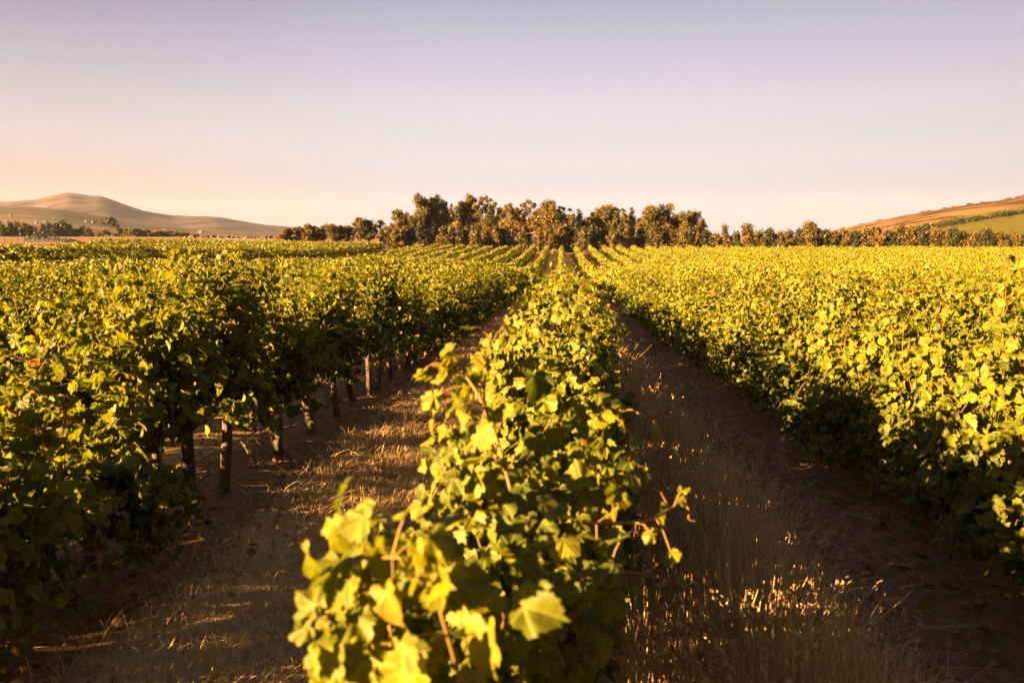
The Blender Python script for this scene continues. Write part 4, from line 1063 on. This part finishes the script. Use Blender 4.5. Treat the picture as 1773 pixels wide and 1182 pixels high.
# ------------------------------------------------------------------ heap, crates, poles, fence
def heap():
    Y = 188; x0, x1 = ax(46, Y), ax(150, Y); x = (x0 + x1) / 2; L = x1 - x0
    z = az(419.5, Y); e = empty('tarp_heap', (x, Y, z)); tag(e, 'long low heap under dark teal tarpaulin beside the pasture', 'heap')
    n, m = 60, 22; u = np.linspace(0, 1, n); v = np.linspace(0, math.pi, m); U, Vv = np.meshgrid(u, v)
    hgt = np.interp(U, [0, .05, .14, .3, .55, .75, .9, 1], [.1, .9, 1.65, 1.6, 1.25, 1.0, .65, .05])
    lump = 1 + .10 * np.sin(U * 41 + np.sin(Vv * 3) * 2) + .07 * np.sin(U * 83 + Vv * 5)
    wy = np.interp(U, [0, .1, .8, 1], [.6, 3, 2.6, .5])
    X = (U - .5) * L; Yy = -np.cos(Vv) * wy; Z = np.sin(Vv) ** .75 * hgt * lump - .25
    i = np.arange(m - 1)[:, None] * n + np.arange(n - 1)[None]
    mb = MB(); mb.add(np.stack([X, Yy, Z], -1).reshape(-1, 3), [np.stack([i, i + 1, i + n + 1, i + n], -1).reshape(-1, 4)])
    link('tarp', mb.mesh('tarp'), M_TARP, e)
    # old tyres that hold the tarp down
    for q in range(14):
        rg = np.random.default_rng(q); uu = rg.uniform(.1, .85); vv = rg.uniform(.9, 1.9)
        hq = float(np.interp(uu, [0, .05, .14, .3, .55, .75, .9, 1], [.1, .9, 1.65, 1.6, 1.25, 1.0, .65, .05])); wq = float(np.interp(uu, [0, .1, .8, 1], [.6, 3, 2.6, .5]))
        c = np.array([(uu - .5) * L, -math.cos(vv) * wq, math.sin(vv) ** .75 * hq - .12]); a = np.linspace(0, 2 * math.pi, 13)
        t = MB(); t.tube(np.stack([c[0] + .3 * np.cos(a), c[1] + .3 * np.sin(a), np.full(13, c[2])], 1), .09, 7, False); link('tyre', t.mesh('tyre'), M_HOSE, e)
    return e
heap()
def crate_mesh():
    mb = MB()
    for z in (.08, .24, .40):
        for s in (-1, 1):
            mb.box((0, s * .38, z), (.96, .03, .12)); mb.box((s * .48, 0, z), (.03, .72, .12))
    for sx in (-1, 1):
        for sy in (-1, 1): mb.box((sx * .44, sy * .345, .25), (.05, .04, .48))
    mb.box((0, 0, .02), (.9, .7, .03)); return mb.mesh('crate', False)
CM = crate_mesh(); CM.materials.append(M_PALEWOOD)
Yc = 173.5
for i, (px, lv, lab) in enumerate([(958, 0, 'pale slatted crate at the end of the middle aisle, lower left of four'), (967.2, 0, 'pale slatted crate at the end of the middle aisle, lower right of four'), (958.4, 1, 'pale slatted crate at the end of the middle aisle, upper left of four'), (967, 1, 'pale slatted crate at the end of the middle aisle, upper right of four')]):
    x = ax(px, Yc); o = link('crate', CM, None, None, (x, Yc, h1(x, Yc) + .02 + lv * .495)); o.rotation_euler.z = R([4, -6, -3, 7][i]); tag(o, lab, 'crate', 'crates stacked at the row end')
def post_at(px, topy, Y, r, mat, name, label, cat, group):
    x = ax(px, Y); g = h1(x, Y); hgt = max(.6, az(topy, Y) - g); mb = MB()
    mb.tube([(0, 0, -.2), (0, 0, hgt * .5), (0, 0, hgt - .03), (0, 0, hgt)], [r, r, r, r * .7], 8)
    return tag(link(name, mb.mesh(name), mat, None, (x, Y, g)), label, cat, group)
for i, (px, ty, wh) in enumerate([(912.5, 423.5, 'left of two wooden end posts close together'), (917.5, 423, 'right of two wooden end posts close together'), (1056.5, 416, 'tall wooden end post right of the middle row'), (1022, 425, 'short wooden end post right of the middle row')]):
    post_at(px, ty, 174.5, .12, M_POST, 'end_post', wh + ', under the tree belt', 'post', 'wooden posts at the row ends')
def utility_pole():
    Y = 330; x = ax(229.5, Y); g = h1(x, Y); e = empty('utility_pole', (x, Y, g)); tag(e, 'pale wooden utility pole standing in the left pasture', 'utility pole')
    hgt = az(393.5, Y) - g; mb = MB(); mb.tube([(0, 0, -.3), (0, 0, hgt * .5), (0, 0, hgt)], [.17, .15, .12], 8); link('pole', mb.mesh('pole'), M_PALEWOOD, e)
    b = MB(); b.box((0, -.1, hgt - .35), (1.4, .1, .12)); link('crossarm', b.mesh('crossarm', False), M_PALEWOOD, e)
    for s in (-.6, 0, .6):
        q = MB(); q.tube([(s, -.1, hgt - .29), (s, -.1, hgt - .12)], [.05, .03], 6); link('insulator', q.mesh('insulator'), M_WALL, e)
utility_pole()
def fence(label, p0, p1, Y0, Y1, n, hgt):
    xa, xb_ = ax(p0, Y0), ax(p1, Y1)
    e = empty('wire_fence', (xa, Y0, h1(xa, Y0))); tag(e, label, 'fence')
    o = np.array([xa, Y0, h1(xa, Y0)]); tops = []
    for i in range(n):
        f = i / (n - 1); x, y = xa + (xb_ - xa) * f, Y0 + (Y1 - Y0) * f; z = h1(x, y)
        mb = MB(); c = np.array([x, y, z]) - o
        mb.tube([c + [0, 0, -.2], c + [0, 0, hgt]], [.06, .05], 6); link('post', mb.mesh('post'), M_POST, e); tops.append(c)
    for q in (.35, .7, .95):
        mb = MB(); mb.tube(np.array(tops) + [0, 0, hgt * q], .012, 4); link('wire', mb.mesh('wire'), M_WIRE, e)
fence('wire fence with wooden posts in front of the teal tarp heap', -20, 150, 176, 182, 16, 1.2)
fence('wire fence with wooden posts before the grazing cows', 380, 510, 200, 186, 16, 1.15)

# ------------------------------------------------------------------ cows
def cow_mesh(graze, seed):
    """one continuous skin: trunk, neck, head, four jointed legs, tail"""
    bm = bmesh.new(); V = {}
    def v(n, x, y, z, rx, ry=None): V[n] = (bm.verts.new((x, y, z)), rx, ry or rx)
    v('hip', -.72, 0, 1.12, .25, .27); v('belly', -.15, 0, 1.0, .31, .36); v('chest', .5, 0, 1.04, .27, .33)
    if graze: v('neck', .92, 0, .86, .15, .2); v('poll', 1.22, 0, .48, .12, .14); v('muzzle', 1.34, 0, .14, .075, .08)
    else: v('neck', .9, 0, 1.24, .15, .2); v('poll', 1.2, 0, 1.42, .12, .14); v('muzzle', 1.55, 0, 1.2, .075, .08)
    for s, n in ((1, 'l'), (-1, 'r')):
        v('sh' + n, .55, s * .2, .82, .13); v('kn' + n, .56 + s * .05, s * .2, .44, .065); v('fo' + n, .56 + s * .06, s * .2, .04, .06)
        v('th' + n, -.74, s * .2, .82, .16); v('ho' + n, -.88 - s * .04, s * .2, .5, .07); v('hf' + n, -.82 - s * .06, s * .2, .04, .06)
        v('ea' + n, V['poll'][0].co.x - .06, s * .22, V['poll'][0].co.z + .02, .04)
    v('ta', -.99, 0, 1.16, .035); v('tb', -1.06, 0, .72, .028); v('tc', -1.06, 0, .5, .045)
    es = [('hip', 'belly'), ('belly', 'chest'), ('chest', 'neck'), ('neck', 'poll'), ('poll', 'muzzle'), ('hip', 'ta'), ('ta', 'tb'), ('tb', 'tc')]
    for n in 'lr': es += [('chest', 'sh' + n), ('sh' + n, 'kn' + n), ('kn' + n, 'fo' + n), ('hip', 'th' + n), ('th' + n, 'ho' + n), ('ho' + n, 'hf' + n), ('poll', 'ea' + n)]
    for a, b in es: bm.edges.new((V[a][0], V[b][0]))
    bm.verts.index_update(); rad = {t[0].index: (t[1], t[2]) for t in V.values()}
    me = bpy.data.meshes.new('cow'); bm.to_mesh(me); bm.free()
    o = bpy.data.objects.new('cow_skin', me); COL.objects.link(o)
    o.modifiers.new('skin', 'SKIN'); sub = o.modifiers.new('sub', 'SUBSURF'); sub.levels = 2; sub.render_levels = 2
    if not me.skin_vertices: me.attributes  # the layer comes with the modifier below
    return o, rad
def realise(o, rad):
    me = o.data
    bm = bmesh.new(); bm.from_mesh(me); lay = bm.verts.layers.skin.verify()
    bm.verts.ensure_lookup_table()
    for i, r in rad.items(): bm.verts[i][lay].radius = r
    bm.verts[1][lay].use_root = True
    bm.to_mesh(me); bm.free()
    bpy.context.view_layer.update()
    dg = bpy.context.evaluated_depsgraph_get()
    res = bpy.data.meshes.new_from_object(o.evaluated_get(dg)); res.name = 'cow_body'
    bpy.data.objects.remove(o)
    for p in res.polygons: p.use_smooth = True
    return res
def cow_mat(name, thr):
    m, n, l, out = new_mat(name); t = N(n, 'ShaderNodeTexCoord'); oi = N(n, 'ShaderNodeObjectInfo')
    ad = N(n, 'ShaderNodeVectorMath'); ad.operation = 'ADD'; l.new(t.outputs['Object'], ad.inputs[0])
    cx = N(n, 'ShaderNodeCombineXYZ'); l.new(math_(n, l, 'MULTIPLY', oi.outputs['Random'], 40), cx.inputs[0]); l.new(cx.outputs[0], ad.inputs[1])
    f = noise(n, l, 1.3, 2, ad.outputs[0])
    pb = N(n, 'ShaderNodeBsdfPrincipled'); pb.inputs['Roughness'].default_value = .7
    l.new(ramp(n, l, f, [(thr - .01, (.010, .008, .007)), (thr + .01, (.12, .11, .098))]), pb.inputs['Base Color']); l.new(pb.outputs[0], out.inputs[0]); return m
CMAT = {'b': cow_mat('black_cow_hide', .66), 'p': cow_mat('pied_cow_hide', .5), 'w': cow_mat('white_cow_hide', .34)}
cow_src = {}
for gr in (0, 1):
    base = realise(*cow_mesh(gr, 0))
    for c, mm in CMAT.items():
        q = base.copy(); q.name = 'cow_body'; q.materials.clear(); q.materials.append(mm); cow_src[gr, c] = q
cows = [(326, 'w', 0, 100, 'whitish cow lying far left of the herd below the mountain'), (337, 'w', 1, 20, 'pale cow second from the left of the herd'), (355, 'w', 0, 80, 'white cow facing the camera beside a dark one, left part of herd'),
        (361, 'b', 1, 10, 'dark cow right beside the white one in the left part of herd'), (374, 'w', 1, 60, 'white cow in front of dark scrub, left of the herd gap'), (386, 'w', 1, 30, 'small pale cow just left of the large pied cow'),
        (400, 'p', 0, 75, 'large pied cow turned towards the camera, left of the wide herd gap'), (407, 'p', 0, 110, 'pied cow standing behind the large pied one'), (413, 'b', 1, 0, 'dark grazing cow at the left rim of the wide herd gap'),
        (434, 'p', 1, 195, 'pied grazing cow at the right rim of the wide herd gap'), (442.5, 'b', 0, 5, 'black-backed cow side-on, right group'), (452, 'b', 0, 100, 'black cow end-on in the middle of the right group'),
        (459.5, 'b', 0, 175, 'dark cow right of the end-on black one'), (466, 'w', 0, 60, 'white-flanked cow in the right group'), (472, 'p', 0, 80, 'pied cow second from the small trees'), (478.5, 'b', 0, 170, 'dark cow closest to the small trees')]
for i, (px, c, gr, rz, lab) in enumerate(cows):
    Y = 228 + (i * 13 % 9); x = ax(px, Y); o = link('cow', cow_src[gr, c], None, None, (x, Y, h1(x, Y)))
    o.rotation_euler.z = R(rz); s = .95 + .02 * (i % 5); o.scale = (s, s, s); tag(o, lab, 'cow', 'cows on the pasture beyond the vines')

# ------------------------------------------------------------------ air
def haze():
    mb = MB(); mb.box((0, 900, 120), (11200, 10400, 256))
    m, n, l, out = new_mat('evening_haze'); v = N(n, 'ShaderNodeVolumePrincipled')
    v.inputs['Color'].default_value = (.70, .78, 1.0, 1); v.inputs['Density'].default_value = .00003; v.inputs['Anisotropy'].default_value = 0.0
    l.new(v.outputs[0], out.inputs['Volume'])
    tag(link('haze', mb.mesh('haze', False), m), 'thin evening haze over the valley', 'haze', kind='stuff')
haze()
